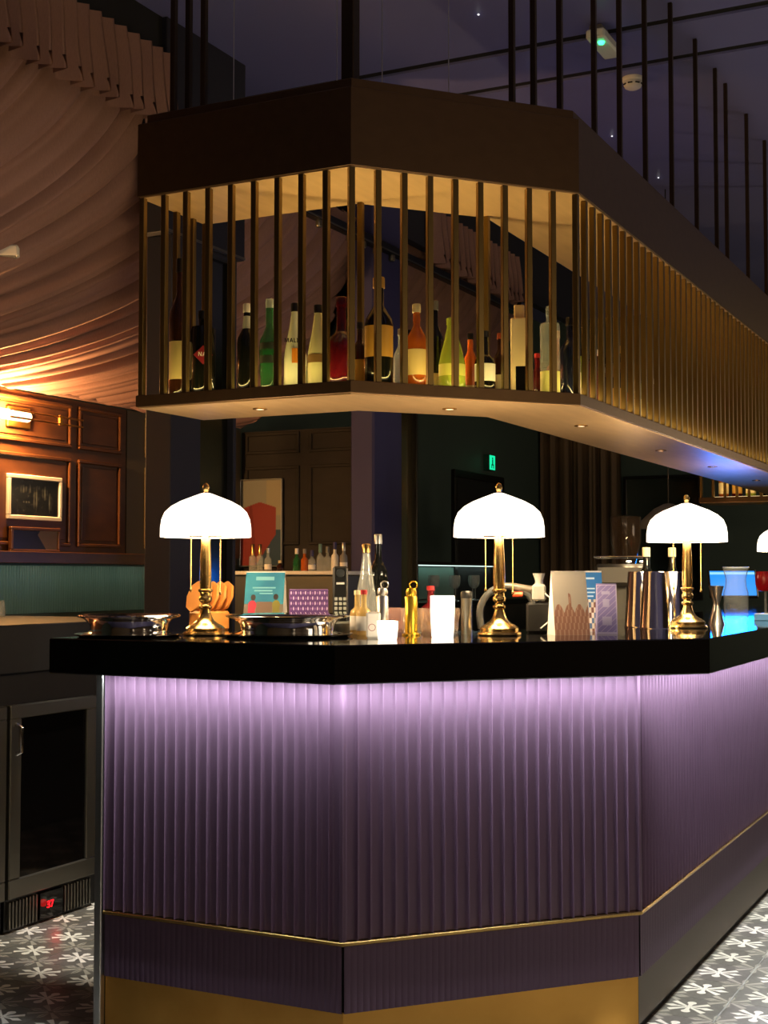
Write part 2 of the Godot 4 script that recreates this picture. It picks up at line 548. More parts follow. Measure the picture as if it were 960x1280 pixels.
func build_ceiling_fittings() -> void:
	# emergency luminaire beside the first slot
	var e := thing("emergency_light", "white box emergency light with green glow on the dark ceiling", "emergency light", Vector3(-1.79, CEIL, -5.79), 0.0)
	obj("bracket", B.new().box(Vector3(-0.015, -0.02, 0.02), Vector3(0.06, 0.04, 0.1), 0.004), M.grey, e)
	var eb := B.new()
	eb.box(Vector3(0, -0.062, -0.01), Vector3(0.085, 0.045, 0.27), 0.008)
	obj("diffuser", eb, mat("diffuser", [225, 232, 224], 0.4), e)
	obj("status_lamp", B.new().lathe([Vector2(0, -0.012), Vector2(0.012, -0.01), Vector2(0.016, 0), Vector2(0.0, 0.0)], 12, Vector3(0.012, -0.085, 0.07)), glow("green_led", [30, 255, 150], 4.0), e)
	omni(Vector3(0.012, -0.13, 0.07), Color(0.1, 1.0, 0.55), 0.0004, 0.012, e)
	# smoke detector
	var s := thing("smoke_detector", "round white smoke detector on the dark ceiling", "smoke detector", Vector3(-1.84, CEIL, -6.43))
	obj("base", B.new().lathe([Vector2(0, 0), Vector2(0.052, 0), Vector2(0.052, -0.014), Vector2(0.048, -0.018), Vector2(0, -0.018)], 28), M.white, s)
	obj("head", B.new().lathe([Vector2(0.0, -0.018), Vector2(0.044, -0.018), Vector2(0.047, -0.03), Vector2(0.04, -0.048), Vector2(0.026, -0.056), Vector2(0, -0.058)], 28), M.white, s)
	for k in 8:
		var a := TAU * k / 8
		obj("vent", B.new().box(Vector3(cos(a), 0, sin(a)) * 0.0455 + Vector3(0, -0.036, 0), Vector3(0.006, 0.005, 0.022), 0.0, Basis(Vector3.UP, -a)), M.black, s)
	# pin-prick star lights in a line along the ceiling
	var where := [[-2.228, -5.391, "nearest the camera"], [-2.22, -6.038, "between the two dark slots"], [-2.193, -7.241, "just past the smoke detector"], [-2.172, -8.135, "furthest towards the back"]]
	for w in where:
		var o := thing("star_light", "tiny white pinpoint star light in the ceiling, " + w[2], "ceiling light", Vector3(w[0], CEIL, w[1]), 0.0, "star lights in the ceiling")
		obj("lens", B.new().lathe([Vector2(0, -0.004), Vector2(0.004, -0.003), Vector2(0.005, 0), Vector2(0, 0)], 10), M.star, o)
		omni(Vector3(0, -0.02, 0), Color(1, 1, 1), 0.00005, 0.005, o)
	# recessed downlights over the aisles (most outside the picture)
	var dl := [[Vector3(-0.2, CEIL, -4.6), "over the aisle right of the bar", 13.0, 30.0], [Vector3(-3.02, CEIL, -4.15), "over the serving gap by the fridges", 17.0, 10.5], [Vector3(0.1, CEIL, -1.3), "over the floor in front of the bar corner", 3.2, 40.0], [Vector3(-0.1, CEIL, -7.0), "over the aisle towards the far wall", 3.0, 30.0]]
	for d in dl:
		var o := thing("ceiling_downlight", "small round recessed downlight " + d[1], "ceiling light", d[0], 0.0, "recessed ceiling downlights")
		obj("ring", B.new().lathe([Vector2(0.034, 0.0), Vector2(0.046, 0.0), Vector2(0.046, -0.004), Vector2(0.036, -0.006), Vector2(0.034, 0.0)], 20), M.black, o)
		obj("lens", B.new().lathe([Vector2(0, -0.002), Vector2(0.034, -0.002), Vector2(0.034, 0.0), Vector2(0, 0)], 20), M.downlight, o)
		spot(Vector3(0, -0.012, 0), Vector3(0, -3, 0), Color(1.0, 0.97, 0.9), d[2], d[3], 0.04, o)

# opal globe pendants over the dining side, to the right of and behind the camera
func build_globes() -> void:
	for q in [[Vector3(2.3, 2.0, -2.6), "near the right wall"], [Vector3(2.2, 2.0, 0.6), "behind the camera on the right"], [Vector3(0.9, 2.1, -9.8), "towards the far wall"]]:
		var en := 1.5 if q[0].z < -9.0 else 1.1
		var o := thing("globe_pendant", "opal glass globe pendant over the dining side, " + q[1], "pendant lamp", q[0], 0.0, "opal globe pendants")
		obj("globe", B.new().lathe([Vector2(0, -0.14), Vector2(0.07, -0.121), Vector2(0.121, -0.07), Vector2(0.14, 0), Vector2(0.121, 0.07), Vector2(0.07, 0.121), Vector2(0, 0.14)], 24), glow("globe_glow", [255, 226, 184], 1.5), o)
		obj("cap", B.new().lathe([Vector2(0, 0.13), Vector2(0.05, 0.13), Vector2(0.045, 0.16), Vector2(0, 0.165)], 18), M.brass_dull, o)
		obj("cord", B.new().tube([Vector3(0, 0.16, 0), Vector3(0, CEIL - q[0].y, 0)], 0.004, 6), M.black, o)
		omni(Vector3.ZERO, Color(1.0, 0.88, 0.72), en, 0.12, o)

# ------------------------------------------------------------------ lounge wall on the left
func rect_frame(b: B, z0: float, z1: float, y0: float, y1: float, x: float, w := 0.018, th := 0.014) -> void:
	var zc := (z0 + z1) / 2
	var yc := (y0 + y1) / 2
	b.box(Vector3(x + th / 2, y0, zc), Vector3(th, w, absf(z1 - z0) + w), 0.004)
	b.box(Vector3(x + th / 2, y1, zc), Vector3(th, w, absf(z1 - z0) + w), 0.004)
	b.box(Vector3(x + th / 2, yc, z0), Vector3(th, absf(y1 - y0) - w, w), 0.004)
	b.box(Vector3(x + th / 2, yc, z1), Vector3(th, absf(y1 - y0) - w, w), 0.004)
func build_lounge_wall() -> void:
	var w := thing("wall_panelling", "red-brown wood panelling lit by the wall sconce", "panelling", Vector3.ZERO)
	obj("backing", B.new().box(Vector3(-4.462, 1.8, -3.67), Vector3(0.016, 0.78, 4.36)), M.wood, w)
	for p in [[-5.79, -5.46, 1.46, 1.885], [-5.79, -5.46, 1.955, 2.155], [-5.385, -4.45, 1.46, 1.885], [-5.385, -4.45, 1.955, 2.155], [-4.36, -3.3, 1.46, 1.885], [-4.36, -3.3, 1.955, 2.155]]:
		var f := B.new()
		rect_frame(f, p[0], p[1], p[2], p[3], -4.454)
		obj("moulding", f, M.wood, w)
		obj("panel", B.new().box(Vector3(-4.452, (p[2] + p[3]) / 2, (p[0] + p[1]) / 2), Vector3(0.006, p[3] - p[2] - 0.05, p[1] - p[0] - 0.05), 0.002), M.wood, w)
	var g := thing("painted_panelling", "olive brown painted panel strip beside the navy column", "panelling", Vector3.ZERO)
	obj("backing", B.new().box(Vector3(-4.462, 1.8, -6.42), Vector3(0.016, 0.78, 1.12)), M.olive, g)
	for p in [[-6.9, -6.02, 1.46, 1.885], [-6.9, -6.02, 1.955, 2.155]]:
		var f := B.new()
		rect_frame(f, p[0], p[1], p[2], p[3], -4.454)
		obj("moulding", f, M.olive, g)
	# ledge with pictures, reeded splashback under it
	var l := thing("picture_ledge", "long brown wooden ledge carrying the framed pictures", "ledge", Vector3(-4.4, 1.36, -4.0))
	obj("board", B.new().box(Vector3(0.0, 0.036, 0), Vector3(0.14, 0.04, 4.0), 0.004), M.wood_dark, l)
	obj("lip", B.new().box(Vector3(0.078, 0.032, 0), Vector3(0.016, 0.056, 4.0), 0.003), M.wood, l)
	obj("led_tape", B.new().box(Vector3(0.03, 0.012, -0.5), Vector3(0.01, 0.006, 3.0), 0.001), glow("led_cool", [226, 255, 246], 1.2), l)
	area(Vector3(0.03, 0.006, -0.5), Vector3.DOWN, Vector3.BACK, Vector2(3.0, 0.01), Color(0.86, 1.0, 0.94), 0.05, l)
	var s := thing("splashback", "teal reeded glass splashback below the ledge", "splashback", Vector3(-4.466, 1.125, 0))
	var rb := B.new()
	var pitch := 0.018
	for i in 190:
		var z := -2.6 - i * pitch
		for k in 6:
			var a0 := PI * k / 6
			var a1 := PI * (k + 1) / 6
			var p0 := Vector3(0.012 + sin(a0) * 0.009, 0, z - pitch / 2 + cos(a0) * pitch / 2)
			var p1 := Vector3(0.012 + sin(a1) * 0.009, 0, z - pitch / 2 + cos(a1) * pitch / 2)
			var n0 := Vector3(sin(a0), 0, cos(a0))
			var n1 := Vector3(sin(a1), 0, cos(a1))
			var h := Vector3.UP * 0.23
			rb.squad(p0, p1, p1 + h, p0 + h, n0, n1, n1, n0)
	obj("reeded_glass", rb, M.teal, s).set_meta("kind", "stuff")
	obj("back_plate", B.new().box(Vector3(0.006, 0.115, -4.31), Vector3(0.012, 0.23, 3.42)), M.teal, s)
	# pictures on the ledge
	var photo := Image.create(128, 96, false, Image.FORMAT_RGB8)
	photo.fill(Color8(34, 38, 34))
	var f2 := FastNoiseLite.new()
	f2.seed = 21
	f2.frequency = 0.06
	for y in 96:
		for x in 128:
			var k := 0.1 + f2.get_noise_2d(x, y) * 0.1
			for fg in [[34, 26, 12, 12], [50, 24, 5, 14], [66, 52, 9, 34], [90, 34, 9, 22], [104, 60, 6, 30], [40, 60, 12, 4], [72, 20, 5, 8]]:
				var e := Vector2((x - fg[0]) / float(fg[2]), (y - fg[1]) / float(fg[3])).length()
				if e < 1.0: k += (0.2 + 0.16 * sin(x * 0.9 + fg[0])) * (1.0 - e * e)
			photo.set_pixel(x, y, Color(k, k * 1.05, k * 0.98))
	framed("framed_photo", "white framed black and white photograph above the ledge", Vector3(-4.445, 1.575, -5.125), Vector2(0.385, 0.215), M.white, printed("photo", photo, 0.2), 0.02)
	var dusk := Image.create(96, 48, false, Image.FORMAT_RGB8)
	dusk.fill(Color8(30, 22, 18))
	for y in 48:
		for x in 96:
			if x > 52 + absi(y - 10) * 0.5 and x - 30 > y * 0.8: dusk.set_pixel(x, y, Color8(128, 104, 70))
	framed("framed_print", "low brown framed print standing on the ledge", Vector3(-4.43, 1.4165, -5.115), Vector2(0.35, 0.122), M.wood, printed("dusk", dusk, 0.25), 0.016)
	# sconce: glowing tube with two slim rails
	for place in [[-5.0, "brass wall sconce with glowing tube and two thin rails", 2.2], [-3.3, "second brass wall sconce of the row, beyond the left edge", 1.1]]:
		sconce(place[0], place[1], place[2])
	# exit door and sign further along this wall
	var d := struct_node("door_1")
	obj("leaf", B.new().box(Vector3(-4.462, 1.06, -10.75), Vector3(0.03, 2.12, 0.98), 0.003), M.black_matt, d)
	obj("frame", B.new().box(Vector3(-4.46, 2.15, -10.75), Vector3(0.05, 0.06, 1.1), 0.003).box(Vector3(-4.46, 1.06, -10.23), Vector3(0.05, 2.12, 0.06), 0.003).box(Vector3(-4.46, 1.06, -11.27), Vector3(0.05, 2.12, 0.06), 0.003), M.black, d)
	var ex := thing("exit_sign", "small glowing green exit sign above the dark door", "exit sign", Vector3(-4.45, 2.22, -10.96))
	obj("housing", B.new().box(Vector3(0, 0.068, 0), Vector3(0.07, 0.136, 0.13), 0.004), mat("sign_side", [30, 90, 74], 0.5), ex)
	obj("face", B.new().box(Vector3(0.037, 0.068, 0), Vector3(0.004, 0.124, 0.12), 0.001), glow("exit_green", [20, 225, 160], 1.2, [30, 120, 90]), ex)
	var man := B.new()
	man.box(Vector3(0.04, 0.068, 0.0), Vector3(0.002, 0.05, 0.02)).box(Vector3(0.04, 0.104, 0.0), Vector3(0.002, 0.018, 0.018)).box(Vector3(0.04, 0.036, 0.02), Vector3(0.002, 0.034, 0.012)).box(Vector3(0.04, 0.036, -0.02), Vector3(0.002, 0.034, 0.012))
	obj("pictogram", man, mat("sign_dark", [10, 60, 46], 0.5), ex)
	omni(Vector3(0.1, 0.068, 0), Color(0.1, 1.0, 0.7), 0.0012, 0.06, ex)

func sconce(z: float, label: String, energy: float) -> void:
	var sc := thing("wall_sconce", label, "wall lamp", Vector3(-4.454, 2.06, z), 0.0, "wall sconces")
	obj("back_plate", B.new().box(Vector3(0.01, 0, 0), Vector3(0.02, 0.1, 0.16), 0.004), M.brass_dull, sc)
	for y in [-0.017, 0.017]:
		obj("rail", B.new().tube([Vector3(0.11, y, -0.36), Vector3(0.11, y, 0.16)], 0.0045, 8), M.brass_dull, sc)
	obj("bracket", B.new().box(Vector3(0.11, 0, -0.19), Vector3(0.014, 0.05, 0.02), 0.002), M.brass_dull, sc)
	obj("arm", B.new().tube([Vector3(0.01, 0, 0), Vector3(0.07, 0, 0)], 0.008, 8), M.brass_dull, sc)
	obj("glass_tube", B.new().lathe([Vector2(0, -0.12), Vector2(0.022, -0.118), Vector2(0.026, -0.11), Vector2(0.026, 0.11), Vector2(0.022, 0.118), Vector2(0, 0.12)], 16, Vector3(0.06, 0, 0.1), Basis(Vector3.RIGHT, PI / 2)), glow("sconce_glow", [255, 214, 160], 4.0), sc)
	omni(Vector3(0.06, 0, 0.1), Color(1.0, 0.74, 0.44), energy, 0.03, sc)

func framed(called: String, label: String, at: Vector3, size: Vector2, fm: Material, pm: Material, w: float) -> void:
	var o := thing(called, label, "picture", at)
	var b := B.new()
	var hz := size.x / 2
	b.box(Vector3(0, w / 2, 0), Vector3(0.022, w, size.x), 0.003)
	b.box(Vector3(0, size.y - w / 2, 0), Vector3(0.022, w, size.x), 0.003)
	b.box(Vector3(0, size.y / 2, hz - w / 2), Vector3(0.022, size.y - 2 * w, w), 0.003)
	b.box(Vector3(0, size.y / 2, -hz + w / 2), Vector3(0.022, size.y - 2 * w, w), 0.003)
	obj("frame", b, fm, o)
	var p := B.new()
	p.quad(Vector3(0.003, w, hz - w), Vector3(0.003, w, -hz + w), Vector3(0.003, size.y - w, -hz + w), Vector3(0.003, size.y - w, hz - w), Vector3.RIGHT, true)
	p.box(Vector3(-0.002, size.y / 2, 0), Vector3(0.006, size.y - 2 * w, size.x - 2 * w))
	obj("print", p, pm, o)

# ------------------------------------------------------------------ fabric
func pleat(q: float) -> float:      # gathered folds of uneven width
	var a := q * 34.0 + sin(q * 9.3) * 1.8 + sin(q * 23.0 + 1.0) * 0.9
	var r := fposmod(a / TAU, 1.0)
	var s := pow(sin(PI * pow(r, 0.8)), 0.55)     # full rolls between sharp creases
	var b := q * 74.0 + sin(q * 17.0) * 1.5
	return s * (0.085 + 0.04 * sin(q * 5.1) * sin(q * 11.7)) + 0.014 * pow(absf(sin(b * 0.5)), 0.7)
func tent(z0: float, z1: float, called: String, label: String, smax := 1.0) -> void:
	var f := func(u: float, sv: float) -> Vector3:
		var s := sv * smax
		var q := lerpf(z0, z1 - 1.75, u)
		var z := clampf(q + 1.35 * s + 0.35 * s * s, z1, z0)
		var x := -3.6 - 0.85 * s
		var y := 3.28 + 0.1 * exp(-s * 14.0) - 1.06 * s - 0.12 * 4.0 * s * (1.0 - s)
		var k := pleat(q) * (0.35 + 0.65 * sin(PI * clampf(s * 0.86 + 0.1, 0, 1)))
		return Vector3(x, y, z) + Vector3(0.73, -0.68, 0) * k
	var o := thing(called, label, "drape", Vector3.ZERO, 0.0, "draped ceiling fabric")
	obj("cloth", B.new().grid(f, int(absf(z1 - z0) * 150), 36), M.cloth, o)
	var h := B.new()
	if smax == 1.0:
		h.tube([Vector3(-4.443, 2.21, z0 - 0.01), Vector3(-4.443, 2.21, z1 + 0.01)], 0.014, 8)
		obj("hem_roll", h, M.cloth, o)
func valance(z0: float, z1: float, label: String) -> void:
	var o := thing("valance", label, "valance", Vector3.ZERO, 0.0, "pleated valances over the lounge")
	var cnt := int(absf(z1 - z0) / 0.082)
	for i in cnt:                       # each box pleat is a folded leaf of its own
		var za := lerpf(z0, z1, float(i) / cnt)
		var zb := lerpf(z0, z1, float(i + 1) / cnt)
		var lean := sin(i * 2.7) * 0.012
		var drop := sin(i * 1.9) * 0.012
		var dz := zb - za
		var ff := func(u: float, s: float) -> Vector3:
			var xx := 0.085 * pow(u / 0.84, 1.6) if u < 0.84 else 0.085 * (1.0 - (u - 0.84) / 0.16)
			return Vector3(-3.452 + xx * (0.55 + 0.45 * s), 3.57 - s * (0.335 + drop), za + dz * u + lean * s + 0.006 * sin(s * 5.0 + i))
		obj("pleat", B.new().grid(ff, 12, 6), M.cloth, o)
	obj("heading", B.new().box(Vector3(-3.462, 3.555, (z0 + z1) / 2), Vector3(0.012, 0.02, absf(z1 - z0)), 0.002), M.cloth, o)
func build_drapes() -> void:
	tent(-1.6, -6.92, "tent_drape", "dusty pink gathered fabric sloping up above the wood panelling")
	tent(-7.2, -9.4, "tent_drape", "furthest dusty pink fabric, glimpsed under the striped valance", 0.5)
	valance(-1.6, -4.8, "dusty pink pleated valance at the upper left by the ceiling")
	valance(-7.55, -9.0, "dusty pink pleated valance seen between the canopy rods")
	var dv := thing("sensor_box", "small white sensor box on the pink fabric at left edge", "sensor", Vector3(-3.92, 2.66, -4.33), 0.6)
	obj("housing", B.new().box(Vector3.ZERO, Vector3(0.1, 0.045, 0.07), 0.006), M.white, dv)
	obj("lens", B.new().box(Vector3(0, -0.024, 0), Vector3(0.08, 0.006, 0.05), 0.002), M.grey, dv)
	obj("mount", B.new().tube([Vector3(0, 0.02, 0), Vector3(-0.06, 0.1, 0)], 0.008, 8), M.grey, dv)
	var bk := thing("bulkhead", "black bulkhead over the pleated valance at upper left", "bulkhead", Vector3.ZERO)
	obj("fascia", B.new().box(Vector3(-3.508, 3.54, -3.2), Vector3(0.06, 0.42, 3.2)), M.black_matt, bk)
	var b2 := thing("bulkhead", "dark bulkhead over the far valance beyond the canopy", "bulkhead", Vector3.ZERO)
	obj("fascia", B.new().box(Vector3(-3.508, 3.54, -8.9), Vector3(0.06, 0.42, 3.4)), M.navy_dark, b2)
	var r := thing("track_rail", "black lighting rail with white spot heads behind the canopy", "track light", Vector3(-3.44, 3.185, -7.3))
	obj("rail", B.new().box(Vector3.ZERO, Vector3(0.05, 0.05, 3.7), 0.004), M.black, r)
	obj("edge", B.new().box(Vector3(0.028, -0.018, 0), Vector3(0.005, 0.008, 3.7)), M.steel_dark, r)
	for z in [1.16, 0.82, 0.66, 0.5, 0.3]:
		var h := obj("spot_head", B.new().lathe([Vector2(0, 0), Vector2(0.018, 0), Vector2(0.02, -0.028), Vector2(0.016, -0.034), Vector2(0, -0.034)], 14, Vector3(0, -0.025, z)), M.steel_dark, r)
		h.set_meta("label", "small grey spot head")

# ------------------------------------------------------------------ back counter and fridges
func build_back_counter() -> void:
	var w := thing("back_worktop", "thick black worktop on the fridges at the left edge", "worktop", Vector3.ZERO)
	obj("slab", B.new().box(Vector3(-3.955, 1.036, -3.15), Vector3(1.0, 0.178, 3.3), 0.004), mat("back_black", [16, 17, 18], 0.7), w)
	var cab := thing("fridge_carcass", "black housing around the under-counter fridges", "cabinet", Vector3.ZERO)
	obj("body", B.new().box(Vector3(-3.97, 0.474, -3.15), Vector3(0.95, 0.944, 3.28)), M.black_matt, cab)
	var units := [[-4.375, -3.87, "nearest the bar end"], [-3.86, -3.3, "at the left edge of the picture"], [-3.29, -2.73, "outside the picture on the left"]]
	for k in 2:
		var u = units[k]
		var zc: float = (u[0] + u[1]) / 2
		var o := thing("undercounter_fridge", "under-counter fridge door of dark glass and steel, " + u[2], "fridge", Vector3(-3.485, 0.0, zc), 0.0, "under-counter fridges")
		var wd: float = u[1] - u[0] - 0.008
		var fr := B.new()
		fr.box(Vector3(0.014, 0.16, 0), Vector3(0.028, 0.07, wd), 0.004)
		fr.box(Vector3(0.014, 0.805, 0), Vector3(0.028, 0.05, wd), 0.004)
		for s in [-1.0, 1.0]: fr.box(Vector3(0.014, 0.4875, s * (wd / 2 - 0.03)), Vector3(0.028, 0.585, 0.06), 0.004)
		obj("door_frame", fr, M.steel_dark, o)
		obj("pane", B.new().box(Vector3(0.01, 0.4875, 0), Vector3(0.014, 0.59, wd - 0.115)), M.black_gloss, o)
		var hz: float = wd / 2 - 0.03
		obj("handle", B.new().tube([Vector3(0.026, 0.76, hz), Vector3(0.05, 0.75, hz), Vector3(0.05, 0.66, hz), Vector3(0.026, 0.65, hz)], 0.009, 8), M.chrome, o)
		for i in 26:
			var zz: float = -wd / 2 + 0.02 + i * (wd - 0.04) / 25.0
			if absf(zz + 0.0) > 0.07:
				obj("vent_slat", B.new().box(Vector3(0.01, 0.062, zz), Vector3(0.014, 0.1, 0.009), 0.002), M.steel_dark, o)
		obj("vent_box", B.new().box(Vector3(0.0, 0.062, 0), Vector3(0.01, 0.116, wd)), M.black, o)
		obj("control_panel", B.new().box(Vector3(0.011, 0.062, 0), Vector3(0.014, 0.1, 0.13), 0.002), M.black_gloss, o)
		if k == 0:
			var lt := lettering("37", 0.036, glow("red_led", [255, 20, 30], 3.0, [60, 0, 0]), o, Vector3(0.0195, 0.062, 0.01), PI / 2)
			lt.set_meta("label", "red temperature digits")
			omni(Vector3(0.05, 0.062, 0.01), Color(1, 0.05, 0.08), 0.0012, 0.015, o)
	# upturned glasses along the back of the worktop
	var gm := B.new().lathe([Vector2(0.03, 0.0), Vector2(0.034, 0.002), Vector2(0.031, 0.05), Vector2(0.028, 0.07), Vector2(0, 0.07), ], 14).mesh()
	for i in 12:
		var o := put("upturned_glass", gm, M.glass_clear)
		o.position = Vector3(-4.3 + (i % 2) * 0.08, 1.126, -4.72 + i * 0.085)
		tag(o, "small upturned tumbler in the sparkling row on the back worktop", "glass", "upturned tumblers on the back worktop")

# ------------------------------------------------------------------ bar front
const CP := [Vector2(-2.495, -2.945), Vector2(-1.603, -2.945), Vector2(-0.868, -3.735), Vector2(-0.868, -9.4)]
const FP := [Vector2(-2.475, -3.18), Vector2(-1.705, -3.18), Vector2(-1.11, -3.85), Vector2(-1.11, -9.2)]
const KP := [Vector2(-2.53, -3.37), Vector2(-1.785, -3.37), Vector2(-1.295, -3.93), Vector2(-1.295, -9.92)]

func build_bar_front() -> void:
	var o := thing("bar_counter", "fluted plum bar front with brass trim and base", "bar", Vector3.ZERO)
	obj("carcass", B.new().prism(strip_poly(FP, 0.004, 0.42), 0.03, 1.036), M.black_matt, o)
	obj("plinth", B.new().prism(strip_poly(FP, 0.012, 0.4), 0.001, 0.03), M.black_matt, o)
	obj("brass_base", B.new().prism(strip_poly([FP[0], FP[1], FP[2]], -0.002, 0.0035), 0.026, 0.166, 0.001), M.brass_base, o)
	obj("kickboard", B.new().prism(strip_poly([FP[2], FP[3]], -0.002, 0.0035), 0.026, 0.166, 0.001), mat("dull_bronze", [88, 76, 62], 0.5, 0.6), o)
	obj("trim", B.new().prism(strip_poly(FP, -0.018, 0.003), 0.340, 0.3505, 0.002), M.brass, o)
	for k in 3:
		var a: Vector2 = FP[k]
		var b: Vector2 = FP[k + 1]
		var ln := a.distance_to(b)
		var bs := seg_basis(a, b)
		var cnt := int(round(ln / 0.0355)) if k < 2 else 92
		var p := ln / int(round(ln / 0.0355))
		var m := flute(p, 0.352, 1.037)
		for i in cnt:
			var s := put("slat", m, M.plum, o)
			var q := a + (b - a).normalized() * (p * (i + 0.5))
			s.transform = Transform3D(bs, Vector3(q.x, 0, q.y))
		if k == 2:
			var far := B.new()
			far.xf = Transform3D(bs, Vector3(a.x, 0, a.y))
			far.box(Vector3((cnt * p + ln) / 2, 0.694, 0.004), Vector3(ln - cnt * p, 0.684, 0.008))
			obj("far_panel", far, M.plum, o)
		# finer reeds under the trim
		var r := B.new()
		r.xf = Transform3D(bs, Vector3(a.x, 0, a.y))
		var p2 := p / 2
		for i in int(round(ln / p2)):
			for j in 5:
				var a0 := PI * (j / 5.0)
				var a1 := PI * ((j + 1) / 5.0)
				var p0 := Vector3(p2 * (i + 0.5 - cos(a0) * 0.5), 0.165, 0.008 + sin(a0) * 0.0014)
				var p1 := Vector3(p2 * (i + 0.5 - cos(a1) * 0.5), 0.165, 0.008 + sin(a1) * 0.0014)
				var h := Vector3.UP * 0.176
				r.squad(p0, p1, p1 + h, p0 + h, Vector3(-cos(a0) * 0.3, 0, 1), Vector3(-cos(a1) * 0.3, 0, 1), Vector3(-cos(a1) * 0.3, 0, 1), Vector3(-cos(a0) * 0.3, 0, 1))
		r.quad(Vector3(0, 0.165, 0), Vector3(ln, 0.165, 0), Vector3(ln, 0.165, 0.008), Vector3(0, 0.165, 0.008), Vector3.DOWN)
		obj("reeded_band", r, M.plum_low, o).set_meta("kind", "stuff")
		# LED strip under the overhang: glowing tape and the light it gives
		var lp := off_path(FP, -0.066)
		var l0: Vector2 = lp[k]
		var l1: Vector2 = lp[k + 1]
		if k == 0: l0 += Vector2(0.02, 0)
		if k == 2: l1 = l0 + Vector2(0, -4.2)
		var mid := (l0 + l1) / 2
		var al := Vector3((l1 - l0).normalized().x, 0, (l1 - l0).normalized().y)
		obj("led_tape", B.new().box(Vector3(mid.x, 1.034, mid.y), Vector3(l0.distance_to(l1), 0.006, 0.012), 0.001, seg_basis(l0, l1)), M.led_mauve, o)
		area(Vector3(mid.x, 1.0295, mid.y), Vector3.DOWN, al, Vector2(l0.distance_to(l1), 0.012), Color(0.98, 1.0, 0.99), 0.76 * l0.distance_to(l1), o)
	for k in [1, 2]:                    # mitred corner posts
		var d0: Vector2 = (FP[k] - FP[k - 1]).normalized()
		var d1: Vector2 = (FP[k + 1] - FP[k]).normalized()
		var w0 := Vector2(-d0.y, d0.x)
		var w1 := Vector2(-d1.y, d1.x)
		var cpt := off_path(FP, -0.0155)
		obj("corner_post", B.new().prism([FP[k], FP[k] + w0 * 0.0155 - d0 * 0.003, cpt[k], FP[k] + w1 * 0.0155 + d1 * 0.003], 0.352, 1.037), M.plum, o)
	# steel-edged end panel
	obj("end_panel", B.new().box(Vector3(-2.497, 0.518, -3.38), Vector3(0.034, 1.034, 0.4), 0.002), M.black, o)
	obj("steel_edge", B.new().box(Vector3(-2.49, 0.518, -3.168), Vector3(0.026, 1.034, 0.022), 0.003), M.steel, o)

func flute(p: float, y0: float, y1: float) -> ArrayMesh:
	var b := B.new()
	var pr := []
	var hw := p / 2
	for i in 15:
		var t: float = [-1.0, -0.96, -0.91, -0.85, -0.76, -0.62, -0.35, 0.0, 0.35, 0.62, 0.76, 0.85, 0.91, 0.96, 1.0][i]
		pr.append([Vector2(t * (hw - 0.0014), 0.001 + 0.0145 * pow(t, 8)), Vector2(-8.0 * 0.0145 * pow(t, 7) / (hw - 0.0014), 1.0).normalized()])
	for i in 14:
		var q0: Vector2 = pr[i][0]
		var q1: Vector2 = pr[i + 1][0]
		var n0: Vector2 = pr[i][1]
		var n1: Vector2 = pr[i + 1][1]
		b.squad(Vector3(q0.x, y0, q0.y), Vector3(q1.x, y0, q1.y), Vector3(q1.x, y1, q1.y), Vector3(q0.x, y1, q0.y), Vector3(n0.x, 0, n0.y), Vector3(n1.x, 0, n1.y), Vector3(n1.x, 0, n1.y), Vector3(n0.x, 0, n0.y))
	for s in [-1.0, 1.0]:               # rounded ridge shared with the neighbour
		var e0 := Vector3(s * (hw - 0.0014), 0, 0.0155)
		var e1 := Vector3(s * hw, 0, 0.0166)
		b.squad(e0 + Vector3.UP * y0, e1 + Vector3.UP * y0, e1 + Vector3.UP * y1, e0 + Vector3.UP * y1, Vector3(-s * 0.5, 0, 1).normalized(), Vector3(0, 0, 1), Vector3(0, 0, 1), Vector3(-s * 0.5, 0, 1).normalized())
	return b.mesh()

func build_worktop() -> void:
	var o := thing("bar_worktop", "thick polished black stone worktop of the bar", "worktop", Vector3.ZERO)
	obj("slab", B.new().prism(strip_poly(CP, 0.0, 0.68), 1.038, TOP, 0.003), M.granite, o)
	# lower working shelf inside the bar that carries machines and bottles
	var w := thing("work_station", "low steel work station hidden inside the bar", "counter", Vector3.ZERO)
	obj("body", B.new().box(Vector3(-1.86, 0.46, -6.6), Vector3(0.56, 0.92, 3.4), 0.004), M.steel_dark, w)
	obj("top", B.new().box(Vector3(-1.855, 0.935, -6.6), Vector3(0.59, 0.03, 3.44), 0.004), M.steel, w)

